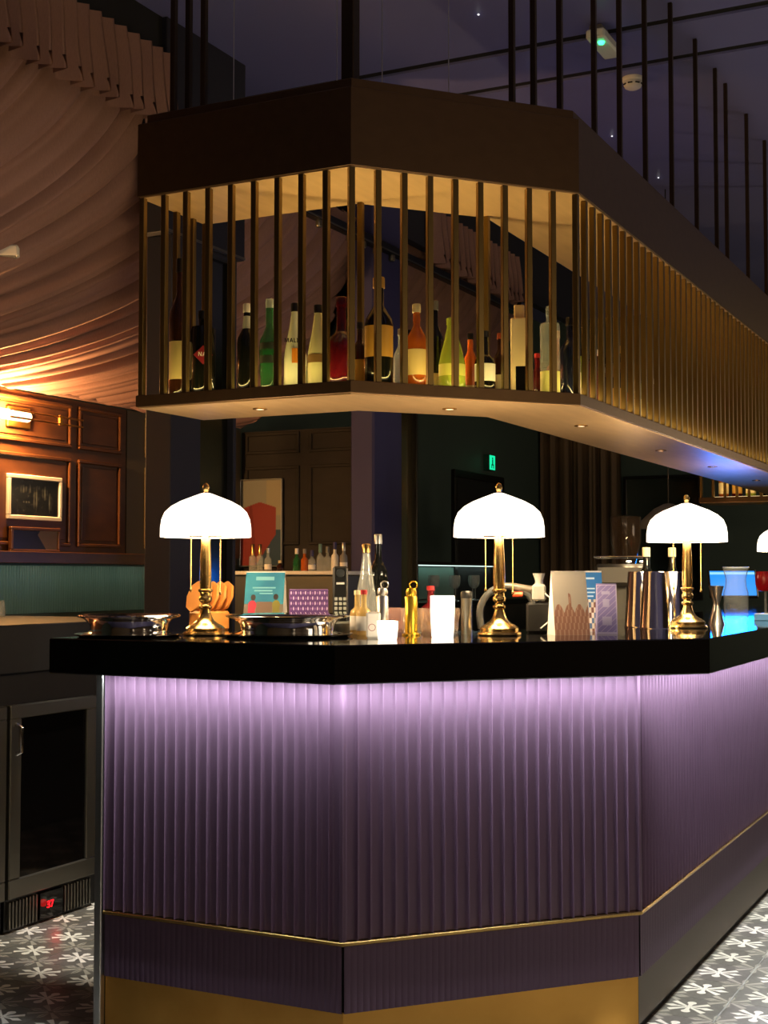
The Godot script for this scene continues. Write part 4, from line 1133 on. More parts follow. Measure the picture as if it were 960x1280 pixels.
# ------------------------------------------------------------------ table lamps
func build_lamps() -> void:
	var spots := [[Vector3(-2.213, TOP, -3.285), "brass table lamp with white glass dome, leftmost, by the trays", 0.3], [Vector3(-1.452, TOP, -3.655), "brass table lamp with white glass dome on the bar's angled middle part", -0.1], [Vector3(-1.105, TOP, -4.45), "brass table lamp with white glass dome beside the steel mixing tins", 0.2], [Vector3(-1.13, TOP, -6.4), "brass table lamp with white glass dome, cut off by the right edge", 0.0]]
	for s in spots:
		var o := thing("table_lamp", s[1], "table lamp", s[0], s[2], "brass table lamps along the bar")
		obj("base", B.new().lathe([Vector2(0, 0), Vector2(0.062, 0), Vector2(0.064, 0.004), Vector2(0.062, 0.009), Vector2(0.056, 0.011), Vector2(0.056, 0.021), Vector2(0.051, 0.025), Vector2(0.046, 0.029), Vector2(0.036, 0.034), Vector2(0.026, 0.042), Vector2(0.02, 0.052), Vector2(0.016, 0.064), Vector2(0.0135, 0.074), Vector2(0, 0.074)], 36), M.brass, o)
		obj("baluster", B.new().lathe([Vector2(0, 0.074), Vector2(0.014, 0.074), Vector2(0.019, 0.079), Vector2(0.019, 0.083), Vector2(0.013, 0.087), Vector2(0.012, 0.092), Vector2(0.017, 0.097), Vector2(0.0195, 0.103), Vector2(0.018, 0.109), Vector2(0.015, 0.113), Vector2(0.016, 0.122), Vector2(0.021, 0.126), Vector2(0.021, 0.131), Vector2(0.0165, 0.134), Vector2(0, 0.134)], 28), M.brass, o)
		obj("stem", B.new().lathe([Vector2(0, 0.134), Vector2(0.016, 0.134), Vector2(0.0172, 0.16), Vector2(0.0165, 0.21), Vector2(0.0135, 0.27), Vector2(0.012, 0.295), Vector2(0, 0.295)], 24), M.brass, o)
		obj("shade", B.new().lathe([Vector2(0.131, 0.282), Vector2(0.1305, 0.31), Vector2(0.127, 0.333), Vector2(0.118, 0.354), Vector2(0.1, 0.371), Vector2(0.075, 0.385), Vector2(0.045, 0.397), Vector2(0.016, 0.408), Vector2(0.006, 0.41), Vector2(0.006, 0.407), Vector2(0.015, 0.404), Vector2(0.044, 0.393), Vector2(0.074, 0.381), Vector2(0.098, 0.367), Vector2(0.115, 0.35), Vector2(0.1235, 0.33), Vector2(0.127, 0.31), Vector2(0.1275, 0.282), Vector2(0.131, 0.282)], 40), M.shade_glow, o)
		obj("finial", B.new().lathe([Vector2(0, 0.406), Vector2(0.008, 0.408), Vector2(0.006, 0.413), Vector2(0.0095, 0.42), Vector2(0.0105, 0.427), Vector2(0.008, 0.434), Vector2(0.003, 0.438), Vector2(0, 0.439)], 16), M.brass, o)
		obj("gallery", B.new().tube([Vector3(-0.05, 0.287, 0), Vector3(0.05, 0.287, 0)], 0.0045, 8), M.brass, o)
		for sx in [-1.0, 1.0]:
			var ch := B.new()
			var len := 0.158 if sx > 0 else 0.15
			for k in 26:
				ch.lathe([Vector2(0, -0.0027), Vector2(0.0023, 0), Vector2(0, 0.0027)], 6, Vector3(sx * 0.044, 0.284 - (k + 0.5) * len / 26.0, 0))
			ch.tube([Vector3(sx * 0.044, 0.287, 0), Vector3(sx * 0.044, 0.287 - len, 0)], 0.0013, 6)
			var cm := obj("pull_chain", ch, M.brass, o)
			obj("bead", B.new().lathe([Vector2(0, -0.007), Vector2(0.0045, -0.003), Vector2(0.004, 0.003), Vector2(0, 0.006)], 10, Vector3(sx * 0.044, 0.284 - len - 0.004, 0)), M.brass, cm)
		omni(Vector3(0, 0.335, 0), Color(1.0, 0.87, 0.68), 0.3, 0.06, o)

# ------------------------------------------------------------------ things on the worktop
func disc(im: Image, cx: int, cy: int, r: int, c: Color) -> void:
	for y in range(maxi(0, cy - r), mini(im.get_height(), cy + r + 1)):
		for x in range(maxi(0, cx - r), mini(im.get_width(), cx + r + 1)):
			if (x - cx) * (x - cx) + (y - cy) * (y - cy) <= r * r: im.set_pixel(x, y, c)
func tent_card(label: String, at: Vector3, turn: float, w: float, h: float, d: float, im: Image, key: String, back: Material) -> void:
	var o := thing("table_tent", label, "menu card", at, turn, "folded cards on the bar")
	var tb := 0.0015
	for s in [1.0, -1.0]:
		var b := B.new()
		var nn := Vector3(0, d / 2, s * h).normalized()
		var A := Vector3(-w / 2, 0, s * d / 2)
		var Bq := Vector3(w / 2, 0, s * d / 2)
		var Cq := Vector3(w / 2, h, 0)
		var Dq := Vector3(-w / 2, h, 0)
		if s > 0: b.quad(A, Bq, Cq, Dq, nn, true)
		else: b.quad(Bq, A, Dq, Cq, nn, true)
		b.quad(A - nn * tb, Bq - nn * tb, Cq - nn * tb, Dq - nn * tb, -nn)
		obj("printed_side" if s > 0 else "rear_side", b, printed(key, im, 0.8) if s > 0 else back, o)
	for s in [-1.0, 1.0]:
		var b := B.new()
		var x: float = s * (w / 2 - 0.0005)
		b.tri(Vector3(x, 0, d / 2 - 0.002), Vector3(x, 0, -d / 2 + 0.002), Vector3(x, h - 0.003, 0), Vector3(s, 0, 0), Vector3(s, 0, 0), Vector3(s, 0, 0))
		obj("side_flap", b, back, o)

func build_counter_things() -> void:
	# --- silver trays
	var bowl := [Vector2(0, 0.0), Vector2(0.165, 0.0), Vector2(0.18, 0.006), Vector2(0.182, 0.009), Vector2(0.165, 0.008), Vector2(0.14, 0.012), Vector2(0.128, 0.018), Vector2(0.132, 0.036), Vector2(0.15, 0.05), Vector2(0.17, 0.055), Vector2(0.174, 0.059), Vector2(0.168, 0.062), Vector2(0.145, 0.056), Vector2(0.12, 0.045), Vector2(0, 0.043)]
	var tr := [[Vector3(-2.355, TOP, -3.115), 0.83, "stacked silver serving trays at the worktop's left end"], [Vector3(-1.965, TOP, -3.33), 1.02, "stacked silver serving trays between the left lamp and the bottles"]]
	for q in tr:
		var o := thing("serving_tray", q[2], "tray", q[0], 0.4, "silver serving trays")
		var sc: float = q[1]
		var low := []
		var up := []
		for k in bowl.size():
			var pt: Vector2 = bowl[k] * Vector2(sc, 1)
			if k <= 6: low.append(pt)
			if k >= 6: up.append(pt)
		low.append(Vector2(0, 0.018))
		obj("lower_tray", B.new().lathe(low, 48), M.chrome, o)
		obj("upper_tray", B.new().lathe([Vector2(0, 0.018)] + up, 48), M.chrome, o)
	# --- wooden coaster rack behind the left lamp
	var p := Vector3(-2.41, TOP, -3.6)
	var w := thing("coaster_rack", "orange wooden rack of upright coasters behind the left lamp", "rack", p, face_cam(p) + 0.5)
	var wm := mat("pale_wood", [206, 138, 66], 0.4)
	obj("base", B.new().box(Vector3(0, 0.03, 0), Vector3(0.11, 0.06, 0.07), 0.006), wm, w)
	for k in 5:
		obj("coaster", B.new().lathe([Vector2(0, -0.004), Vector2(0.05, -0.004), Vector2(0.05, 0.004), Vector2(0, 0.004)], 8, Vector3(-0.05 + k * 0.026, 0.105, 0), Basis(Vector3.BACK, PI / 2 - 0.28)), wm, w)
	# --- cyan card with two people at a table
	var im := Image.create(128, 160, false, Image.FORMAT_RGB8)
	for y in 160:
		for x in 128: im.set_pixel(x, y, Color8(8, 92, 122).lerp(Color8(40, 126, 146), clampf(0.5 + 0.5 * sin(x * 0.05 + y * 0.021), 0, 1) * 0.5))
	for r in [[34, 14, 60, 10], [24, 42, 76, 4], [30, 50, 60, 4], [48, 58, 44, 3]]: im.fill_rect(Rect2i(r[0], r[1], r[2], r[3]), Color8(92, 150, 164))
	im.fill_rect(Rect2i(0, 88, 128, 72), Color8(96, 86, 76))
	im.fill_rect(Rect2i(40, 82, 52, 78), Color8(86, 68, 56))
	disc(im, 28, 70, 8, Color8(30, 22, 20)); disc(im, 26, 92, 14, Color8(150, 26, 50)); im.fill_rect(Rect2i(13, 94, 24, 66), Color8(150, 26, 50))
	disc(im, 102, 68, 8, Color8(26, 20, 20)); disc(im, 104, 90, 13, Color8(96, 92, 24)); im.fill_rect(Rect2i(94, 92, 22, 68), Color8(96, 92, 24))
	var tp := Vector3(-2.236, TOP, -3.654)
	tent_card("cyan folded card showing two people at a table", tp, face_cam(tp) - 0.25, 0.125, 0.184, 0.09, im, "cyan_card", M.white)
	# --- purple patterned gift box
	var pi := Image.create(128, 64, false, Image.FORMAT_RGB8)
	pi.fill(Color8(92, 62, 120))
	for y in 64:
		for x in 128:
			var a := sin(x * 0.39) * sin(y * 0.39)
			if a > 0.55: pi.set_pixel(x, y, Color8(214, 196, 226))
			elif a < -0.7: pi.set_pixel(x, y, Color8(150, 110, 176))
	var gb := thing("gift_box", "purple patterned box standing behind the middle trays", "box", Vector3(-2.05, TOP, -3.6), face_cam(Vector3(-2.05, 0, -3.6)))
	obj("body", B.new().box(Vector3(0, 0.065, 0), Vector3(0.118, 0.13, 0.05), 0.002), mat("box_purple", [92, 62, 120], 0.4), gb)
	var gq := B.new()
	gq.quad(Vector3(-0.057, 0.002, 0.0256), Vector3(0.057, 0.002, 0.0256), Vector3(0.057, 0.128, 0.0256), Vector3(-0.057, 0.128, 0.0256), Vector3.BACK, true)
	obj("printed_front", gq, printed("gift_print", pi, 0.3), gb)
	obj("bow", B.new().lathe([Vector2(0, -0.01), Vector2(0.016, -0.006), Vector2(0.018, 0.004), Vector2(0, 0.01)], 10, Vector3(-0.02, 0.05, 0.034)), mat("bow", [190, 170, 214], 0.3), gb)
	# --- cordless phone in its cradle
	var ph := thing("cordless_phone", "black cordless phone with grey keys standing in its cradle", "phone", Vector3(-1.925, TOP, -3.57), face_cam(Vector3(-1.925, 0, -3.57)))
	var tilt := Basis(Vector3.RIGHT, -0.12)
	obj("cradle", B.new().lathe([Vector2(0, 0), Vector2(0.042, 0), Vector2(0.044, 0.004), Vector2(0.042, 0.03), Vector2(0.034, 0.036), Vector2(0, 0.036)], 24), mat("cradle", [92, 96, 92], 0.35), ph)
	var hs := obj("handset", B.new().box(Vector3(0, 0.115, 0), Vector3(0.046, 0.168, 0.022), 0.006, tilt), mat("handset", [24, 26, 26], 0.35), ph)
	for r in 4:
		for c in 3:
			obj("key", B.new().box(Vector3(-0.013 + c * 0.013, 0.06 + r * 0.014, 0.0095 + 0.012 - (0.055 - r * 0.014) * -0.12 - 0.004), Vector3(0.009, 0.009, 0.006), 0.001, tilt), mat("key", [170, 176, 170], 0.4), hs)
	obj("earpiece", B.new().lathe([Vector2(0, 0), Vector2(0.013, 0), Vector2(0.012, 0.003), Vector2(0, 0.004)], 16, Vector3(0, 0.178, 0.004), tilt * Basis(Vector3.RIGHT, PI / 2)), mat("earpiece", [52, 56, 58], 0.3), hs)
	obj("display", B.new().box(Vector3(0, 0.148, 0.0085), Vector3(0.024, 0.006, 0.003), 0.0, tilt), M.white, hs)
	# --- bottles and glasses between the lamps
	var g := "bottles standing on the bar"
	bottle("bar_bottle", "clear glass bottle with gold cap beside the cordless phone", Vector3(-1.9, TOP, -3.69), 0.268, 0.031, "cone", M.glass_clear, M.brass, null, 0, 0, g)
	bottle("bar_bottle", "dark bottle with silver stopper behind the clear bottle", Vector3(-1.91, TOP, -3.79), 0.3, 0.03, "round", M.glass_dark, M.steel, null, 0, 0, g)
	bottle("bar_bottle", "small honey yellow bitters bottle with red cap", Vector3(-1.805, TOP, -3.49), 0.13, 0.022, "squat", M.glass_honey, M.red, M.white, 0.1, 0.42, g)
	bottle("bar_bottle", "small honey yellow bitters bottle with cream cap", Vector3(-1.852, TOP, -3.54), 0.128, 0.022, "squat", M.glass_honey, M.cream, M.white, 0.1, 0.42, g)
	bottle("bar_bottle", "ruby red bottle behind the brass cylinder", Vector3(-1.735, TOP, -3.8), 0.14, 0.03, "squat", M.glass_red, M.red, null, 0, 0, g)
	var pk := thing("sugar_pack", "white paper pack with small round logo at counter edge", "packet", Vector3(-1.69, TOP, -3.325), face_cam(Vector3(-1.69, 0, -3.325)))
	obj("pack", B.new().box(Vector3(0, 0.036, 0), Vector3(0.04, 0.072, 0.03), 0.005), M.white, pk)
	obj("logo", B.new().lathe([Vector2(0.0085, 0), Vector2(0.01, 0), Vector2(0.01, 0.0008), Vector2(0.0085, 0.0008), Vector2(0.0085, 0)], 20, Vector3(-0.004, 0.03, 0.0153), Basis(Vector3.RIGHT, PI / 2)), mat("logo_red", [150, 70, 70], 0.5), pk)
	for q in [[Vector3(-1.778, TOP, -3.556), M.steel, "steel cylinder with ring handle standing behind the small candle", "steel"], [Vector3(-1.68, TOP, -3.545), mat("yellow_brass", [226, 184, 62], 0.25, 0.9), "yellow brass cylinder with ring handle left of the tall candle", "brass"]]:
		var c := thing("muddler_case", q[2], "canister", q[0], face_cam(q[0]))
		obj("tube", B.new().lathe([Vector2(0, 0), Vector2(0.027, 0), Vector2(0.027, 0.004), Vector2(0.0185, 0.008), Vector2(0.018, 0.11), Vector2(0.015, 0.113), Vector2(0, 0.113)], 24), q[1], c)
		obj("lid", B.new().lathe([Vector2(0, 0.113), Vector2(0.0145, 0.113), Vector2(0.0165, 0.122), Vector2(0.013, 0.134), Vector2(0, 0.137)], 20), q[1], c)
		var rg := []
		for k in 13: rg.append(Vector3(0.006 + cos(TAU * k / 12) * 0.011, 0.144 + sin(TAU * k / 12) * 0.011, 0))
		obj("ring", B.new().tube(rg, 0.0024, 6, false), q[1], c)
	# candles: glowing frosted glass holders
	for q in [[Vector3(-1.548, TOP, -3.47), 0.034, 0.115, "tall glowing white glass candle holder in the middle of the counter", 0.05], [Vector3(-1.615, TOP, -3.26), 0.028, 0.05, "small glowing white candle holder at the counter's front edge", 0.03]]:
		var c := thing("candle_holder", q[3], "candle", q[0])
		var r: float = q[1]
		var h: float = q[2]
		obj("glass_cup", B.new().lathe([Vector2(0, 0), Vector2(r * 0.86, 0), Vector2(r * 0.9, 0.003), Vector2(r, h * 0.6), Vector2(r, h), Vector2(r * 0.92, h), Vector2(r * 0.9, h * 0.6), Vector2(r * 0.8, h * 0.3), Vector2(0, h * 0.3)], 28), glow("candle_glow", [255, 246, 232], 1.5), c)
		obj("wax", B.new().lathe([Vector2(0, h * 0.3), Vector2(r * 0.78, h * 0.3), Vector2(r * 0.78, h * 0.45), Vector2(0, h * 0.45)], 20), M.white, c)
		omni(Vector3(0, h * 0.6, 0), Color(1.0, 0.9, 0.74), q[4] * 0.5, 0.02, c)
	# cut-glass tumblers
	var tb := B.new()
	for k in 24:
		var a0 := TAU * k / 24
		var a1 := TAU * (k + 1) / 24
		var am := (a0 + a1) / 2
		for e in [[0.0, 0.026, 0.036, 0.03], [0.036, 0.03, 0.075, 0.034]]:
			var P := func(a: float, i: int) -> Vector3: return Vector3(cos(a) * e[i * 2 + 1], e[i * 2], sin(a) * e[i * 2 + 1])
			var mid := Vector3(cos(am) * (e[1] + e[3] + 0.006) / 2, (e[0] + e[2]) / 2, sin(am) * (e[1] + e[3] + 0.006) / 2)
			var c4 := [P.call(a0, 0), P.call(a1, 0), P.call(a1, 1), P.call(a0, 1)]
			for i in 4:
				var nn: Vector3 = (c4[(i + 1) % 4] - c4[i]).cross(mid - c4[i]).normalized()
				if nn.dot(mid * Vector3(1, 0, 1)) < 0: nn = -nn
				tb.tri(c4[i], c4[(i + 1) % 4], mid, nn, nn, nn)
	tb.lathe([Vector2(0, 0.0), Vector2(0.026, 0.0)], 24)
	tb.lathe([Vector2(0.034, 0.075), Vector2(0.031, 0.075), Vector2(0.025, 0.012), Vector2(0, 0.012)], 24)
	var tmesh := tb.mesh()
	var tl := ["cut glass tumbler glowing pink, left of the brass cylinder", "cut glass tumbler directly behind the brass cylinder", "cut glass tumbler between the brass cylinder and tall candle", "cut glass tumbler hidden behind the tall candle"]
	var tpz := [Vector3(-1.79, TOP, -3.67), Vector3(-1.72, TOP, -3.64), Vector3(-1.66, TOP, -3.64), Vector3(-1.64, TOP, -3.72)]
	for k in 4:
		var o := put("cut_tumbler", tmesh, glass("glass_rose", [226, 176, 160], 0.2) if k == 0 else M.cut_glass)
		o.position = tpz[k]
		tag(o, tl[k], "glass", "cut glass tumblers on the bar")
	var cy := thing("pepper_mill", "slim black and steel cylinder right of the tall candle", "canister", Vector3(-1.565, TOP, -3.68))
	obj("body", B.new().lathe([Vector2(0, 0), Vector2(0.0165, 0), Vector2(0.0165, 0.105), Vector2(0, 0.105)], 20), M.steel_dark, cy)
	obj("cap", B.new().lathe([Vector2(0, 0.105), Vector2(0.0175, 0.105), Vector2(0.0175, 0.122), Vector2(0.014, 0.126), Vector2(0, 0.126)], 20), M.black, cy)
	# hose-handled drink dispenser behind the middle lamp
	var dp := Vector3(-1.485, TOP, -3.835)
	var d := thing("drink_dispenser", "grey drink dispenser with curved hose behind the middle lamp", "dispenser", dp, face_cam(dp))
	obj("body", B.new().box(Vector3(0.085, 0.045, -0.02), Vector3(0.08, 0.09, 0.07), 0.006), M.black, d)
	var hp := []
	for k in 15:
		var a := 0.35 + 2.9 * k / 14.0
		hp.append(Vector3(-0.01 + cos(a) * 0.085, 0.055 + sin(a) * 0.085, 0.0))
	hp.append(Vector3(-0.09, 0.012, 0))
	obj("hose", B.new().tube(hp, 0.011, 10), mat("hose", [62, 64, 64], 0.35), d)
	obj("arm", B.new().tube([Vector3(0.0, 0.138, 0), Vector3(0.05, 0.13, 0), Vector3(0.085, 0.125, 0)], 0.013, 10), mat("arm", [86, 80, 70], 0.3), d)
	obj("button", B.new().tube([Vector3(0.004, 0.115, 0.016), Vector3(0.034, 0.115, 0.016)], 0.008, 10), mat("orange", [236, 92, 52], 0.4), d)
	obj("valve", B.new().box(Vector3(0.083, 0.12, 0), Vector3(0.042, 0.05, 0.036), 0.006), mat("valve", [140, 140, 136], 0.4), d)
	obj("funnel", B.new().lathe([Vector2(0, 0.145), Vector2(0.013, 0.145), Vector2(0.011, 0.155), Vector2(0.019, 0.178), Vector2(0, 0.178)], 16, Vector3(0.083, 0, 0)), M.valve, d)
	var cw := []
	for k in 12: cw.append(Vector3(0.1 + 0.035 * sin(k * 0.32), 0.118 - k * 0.0095, 0.02))
	obj("wire", B.new().tube(cw, 0.0025, 6), M.white, d)
	# --- three cards right of the middle lamp
	var f1 := Image.create(96, 128, false, Image.FORMAT_RGB8)
	f1.fill(Color8(186, 180, 170))
	for y in 128:
		for x in 96:
			var sk := 84.0 - 18.0 * absf(sin(x * 0.11)) - (22.0 if absi(x - 46) < 4 else 0.0)
			if y > sk: f1.set_pixel(x, y, Color8(150, 108, 92) if (x / 4 + y / 13) % 3 else Color8(176, 140, 122))
	var c1 := Vector3(-1.29, TOP, -3.79)
	tent_card("white folded card with pinkish city print right of middle lamp", c1, face_cam(c1) + 0.32, 0.105, 0.185, 0.08, f1, "city_card", M.white)
	var f2 := Image.create(96, 128, false, Image.FORMAT_RGB8)
	f2.fill(Color8(40, 112, 184))
	for y in range(60, 128):
		for x in 96: f2.set_pixel(x, y, [Color8(206, 198, 190), Color8(120, 84, 76), Color8(230, 220, 214), Color8(86, 110, 150)][(x / 9 + y / 11) % 4])
	for r in [[20, 14, 50, 4], [24, 36, 46, 3], [24, 44, 46, 3], [24, 52, 40, 3]]: f2.fill_rect(Rect2i(r[0], r[1], r[2], r[3]), Color8(190, 220, 244))
	var c2 := Vector3(-1.305, TOP, -4.02)
	tent_card("blue topped folded card between the white and lavender cards", c2, face_cam(c2) + 0.25, 0.085, 0.186, 0.06, f2, "blue_card", M.white)
	var f3 := Image.create(96, 128, false, Image.FORMAT_RGB8)
	f3.fill(Color8(150, 138, 206))
	for y in 128:
		for x in 96:
			if x < 5 or x > 90 or y < 5 or y > 122 or (x + y * 2) % 29 < 3: f3.set_pixel(x, y, Color8(206, 198, 232))
	for r in [[24, 20, 40, 8], [30, 40, 30, 20], [26, 84, 44, 22]]: f3.fill_rect(Rect2i(r[0], r[1], r[2], r[3]), Color8(190, 184, 226))
	var c3 := Vector3(-1.21, TOP, -3.9)
	tent_card("lavender folded card nearest the mixing tins", c3, face_cam(c3) + 0.1, 0.06, 0.148, 0.06, f3, "lavender_card", mat("lavender", [150, 138, 206], 0.4))
	# --- espresso machine and grinder on the work station
	var e := thing("espresso_machine", "chrome espresso machine with lit group heads behind the cards", "coffee machine", Vector3(-1.81, 0.95, -6.08), face_cam(Vector3(-1.81, 0, -6.08)))
	obj("base", B.new().box(Vector3(0, 0.04, 0), Vector3(0.25, 0.08, 0.22), 0.01), M.steel_dark, e)
	obj("back", B.new().box(Vector3(0, 0.2, -0.08), Vector3(0.24, 0.24, 0.09), 0.01), M.steel_dark, e)
	obj("head", B.new().box(Vector3(0, 0.36, 0.0), Vector3(0.25, 0.1, 0.22), 0.016), M.steel_dark, e)
	obj("cup_rail", B.new().tube([Vector3(-0.12, 0.44, 0.12), Vector3(0.12, 0.44, 0.12), Vector3(0.12, 0.44, -0.12), Vector3(-0.12, 0.44, -0.12), Vector3(-0.12, 0.44, 0.12)], 0.006, 6), M.chrome, e)
	for s in [-1.0, 1.0]:
		var gh := obj("group_head", B.new().lathe([Vector2(0, 0.25), Vector2(0.03, 0.25), Vector2(0.034, 0.29), Vector2(0.034, 0.31), Vector2(0, 0.31)], 18, Vector3(s * 0.06, 0, 0.06)), M.chrome, e)
		obj("handle", B.new().tube([Vector3(s * 0.06, 0.27, 0.09), Vector3(s * 0.06, 0.262, 0.2)], 0.011, 8), M.black, gh)
		obj("work_light", B.new().lathe([Vector2(0, 0), Vector2(0.012, 0.003), Vector2(0.012, 0.008), Vector2(0, 0.01)], 12, Vector3(0.06 + s * 0.03, 0.415, 0.1)), M.bulb, e)
		omni(Vector3(0.06 + s * 0.03, 0.44, 0.115), Color(1, 0.86, 0.66), 0.02, 0.012, e)
	var gr := thing("coffee_grinder", "coffee grinder with tinted hopper behind the espresso machine", "coffee grinder", Vector3(-1.95, 0.95, -6.62))
	obj("body", B.new().box(Vector3(0, 0.17, 0), Vector3(0.13, 0.34, 0.16), 0.012), M.steel_dark, gr)
	obj("collar", B.new().lathe([Vector2(0, 0.34), Vector2(0.05, 0.34), Vector2(0.05, 0.4), Vector2(0, 0.4)], 20), M.cream, gr)
	obj("hopper", B.new().lathe([Vector2(0, 0.4), Vector2(0.045, 0.4), Vector2(0.075, 0.53), Vector2(0.075, 0.65), Vector2(0, 0.66)], 24), glass("hopper_glass", [60, 46, 32], 0.4), gr)
	# --- mixing tins, jiggers, mixing glass
	var tin := [Vector2(0, 0), Vector2(0.031, 0), Vector2(0.033, 0.003), Vector2(0.044, 0.165), Vector2(0.046, 0.168), Vector2(0.042, 0.168), Vector2(0.03, 0.006), Vector2(0, 0.005)]
	var tins := [[Vector3(-1.19, TOP, -4.36), 1.1, "tall steel mixing tin left of the third lamp"], [Vector3(-1.27, TOP, -4.46), 1.1, "steel mixing tin behind the tall one"], [Vector3(-1.19, TOP, -4.58), 1.1, "steel mixing tin half hidden by the third lamp"]]
	for q in tins:
		var pr := []
		for k in range(tin.size() - 1, -1, -1): pr.append(Vector2(tin[k].x, 0.168 - tin[k].y) * q[1])
		var o := obj("mixing_tin", B.new().lathe(pr, 32), M.chrome)
		o.position = q[0]
		tag(o, q[2], "mixing tin", "steel mixing tins")
	for q in [[Vector3(-1.3, TOP, -4.66), "dark bottle with cream stopper left behind the mixing tins"], [Vector3(-1.23, TOP, -4.74), "dark bottle with wide cream stopper behind the third lamp"]]:
		bottle("bar_bottle", q[1], q[0], 0.27, 0.034, "round", M.glass_dark, M.cream, null, 0, 0, g, "", null, 0.12)
	for q in [[Vector3(-1.09, TOP, -4.82), "steel hourglass jigger left of the glass carafe"], [Vector3(-1.13, TOP, -4.95), "steel hourglass jigger behind the glass carafe"]]:
		var o := obj("jigger", B.new().lathe([Vector2(0, 0.0), Vector2(0.024, 0), Vector2(0.006, 0.066), Vector2(0.006, 0.07), Vector2(0.022, 0.135), Vector2(0.02, 0.135), Vector2(0, 0.08)], 20), M.steel)
		o.position = q[0]
		tag(o, q[1], "jigger", "steel jiggers")
	var cf := thing("glass_carafe", "tall ribbed clear glass carafe right of the third lamp", "carafe", Vector3(-1.06, TOP, -4.98))
	var cb := B.new()
	var sg := 32
	var cp := [Vector2(0.036, 0.0), Vector2(0.04, 0.01), Vector2(0.042, 0.11), Vector2(0.036, 0.13), Vector2(0.034, 0.16), Vector2(0.044, 0.2)]
	for i in cp.size() - 1:
		for k in sg:
			var a0 := TAU * k / sg
			var a1 := TAU * (k + 1) / sg
			var r0 := 1.0 + 0.05 * (k % 2)
			var r1 := 1.0 + 0.05 * ((k + 1) % 2)
			var nn := Vector3(cos((a0 + a1) / 2), 0, sin((a0 + a1) / 2))
			cb.quad(Vector3(cos(a0) * cp[i].x * r0, cp[i].y, sin(a0) * cp[i].x * r0), Vector3(cos(a1) * cp[i].x * r1, cp[i].y, sin(a1) * cp[i].x * r1), Vector3(cos(a1) * cp[i + 1].x * r1, cp[i + 1].y, sin(a1) * cp[i + 1].x * r1), Vector3(cos(a0) * cp[i + 1].x * r0, cp[i + 1].y, sin(a0) * cp[i + 1].x * r0), nn)
	cb.lathe([Vector2(0, 0.0), Vector2(0.036, 0.0)], 32)
	obj("body", cb, glass("carafe_glass", [232, 236, 230], 0.09), cf)
	obj("rim", B.new().lathe([Vector2(0.044, 0.198), Vector2(0.047, 0.2), Vector2(0.046, 0.203), Vector2(0.043, 0.203), Vector2(0.044, 0.198)], 32), M.glass_clear, cf)
	# --- blue till screen inside the bar and card reader
	var ps := thing("till_screen", "tilted till screen glowing blue behind the glass carafe", "screen", Vector3(-1.665, 0.95, -7.74), face_cam(Vector3(-1.665, 0, -7.74)) + 0.2)
	obj("stand", B.new().box(Vector3(0, 0.1, -0.02), Vector3(0.05, 0.2, 0.05), 0.005).box(Vector3(0, 0.01, 0), Vector3(0.16, 0.02, 0.14), 0.004), M.black, ps)
	var tb2 := Basis(Vector3.RIGHT, -0.42)
	obj("housing", B.new().box(Vector3(0, 0.31, 0), Vector3(0.27, 0.17, 0.022), 0.005, tb2), M.black, ps)
	var blue := glow("screen_blue", [40, 150, 255], 1.1, [20, 60, 110])
	obj("display", B.new().box(Vector3(0, 0.31, 0) + tb2 * Vector3(0, 0, 0.0115), Vector3(0.25, 0.15, 0.002), 0.0, tb2), blue, ps)
	var top_bar := obj("title_bar", B.new().box(Vector3(0, 0.31, 0) + tb2 * Vector3(0, 0.06, 0.0128), Vector3(0.25, 0.014, 0.001), 0.0, tb2), glow("screen_pale", [150, 220, 255], 1.1, [90, 130, 160]), ps)
	top_bar.set_meta("label", "pale blue title bar")
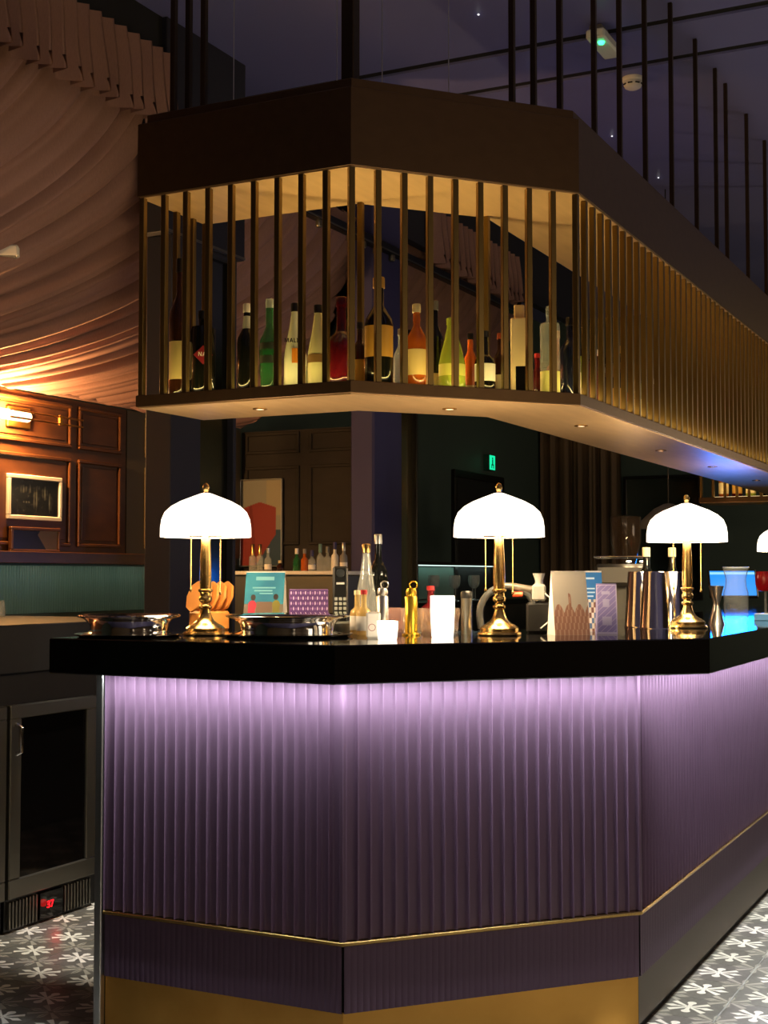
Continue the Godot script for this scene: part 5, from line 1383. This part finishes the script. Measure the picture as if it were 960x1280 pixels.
	area(Vector3(0, 0.31, 0) + tb2 * Vector3(0, 0, 0.016), tb2 * Vector3(0, 0, 1), Vector3.RIGHT, Vector2(0.25, 0.15), Color(0.02, 0.42, 1.0), 0.45, ps)
	var rc := thing("card_reader", "small white-keyed card reader at the foot of the blue screen", "card reader", Vector3(-1.4, TOP, -5.55), face_cam(Vector3(-1.4, 0, -5.55)))
	obj("body", B.new().box(Vector3(0, 0.025, 0), Vector3(0.075, 0.03, 0.12), 0.006, Basis(Vector3.RIGHT, 0.25)), M.black, rc)
	obj("keypad", B.new().box(Vector3(0, 0.041, 0.015), Vector3(0.055, 0.003, 0.06), 0.001, Basis(Vector3.RIGHT, 0.25)), M.white, rc)
	# --- glasses by the fourth lamp
	var gob := B.new().lathe([Vector2(0, 0), Vector2(0.036, 0.002), Vector2(0.006, 0.01), Vector2(0.005, 0.1), Vector2(0, 0.1)], 20).mesh()
	var cup := B.new().lathe([Vector2(0, 0.1), Vector2(0.03, 0.105), Vector2(0.042, 0.13), Vector2(0.044, 0.16), Vector2(0.038, 0.19), Vector2(0.036, 0.19), Vector2(0.04, 0.15), Vector2(0, 0.112)], 20).mesh()
	for q in [[Vector3(-1.17, TOP, -6.1), M.glass_red, "goblet with a red bowl beside the fourth lamp, left one"], [Vector3(-1.11, TOP, -6.2), M.glass_red, "goblet with a red bowl beside the fourth lamp, right one"]]:
		var o := thing("goblet", q[2], "glass", q[0], 0.0, "red goblets by the fourth lamp")
		put("stem", gob, M.glass_clear, o)
		put("bowl", cup, mat("red_glass", [190, 24, 34], 0.15), o)
	var nb := thing("note_block", "small pale blue note block on the bar near the right edge", "note block", Vector3(-1.02, TOP, -5.35), 0.2)
	obj("block", B.new().box(Vector3(0, 0.012, 0), Vector3(0.1, 0.024, 0.1), 0.002), mat("note_blue", [112, 176, 226], 0.5), nb)
	obj("sheet", B.new().box(Vector3(0.004, 0.0245, 0), Vector3(0.098, 0.001, 0.098), 0.0, Basis(Vector3.UP, 0.05)), mat("note_pale", [206, 228, 236], 0.5), nb)
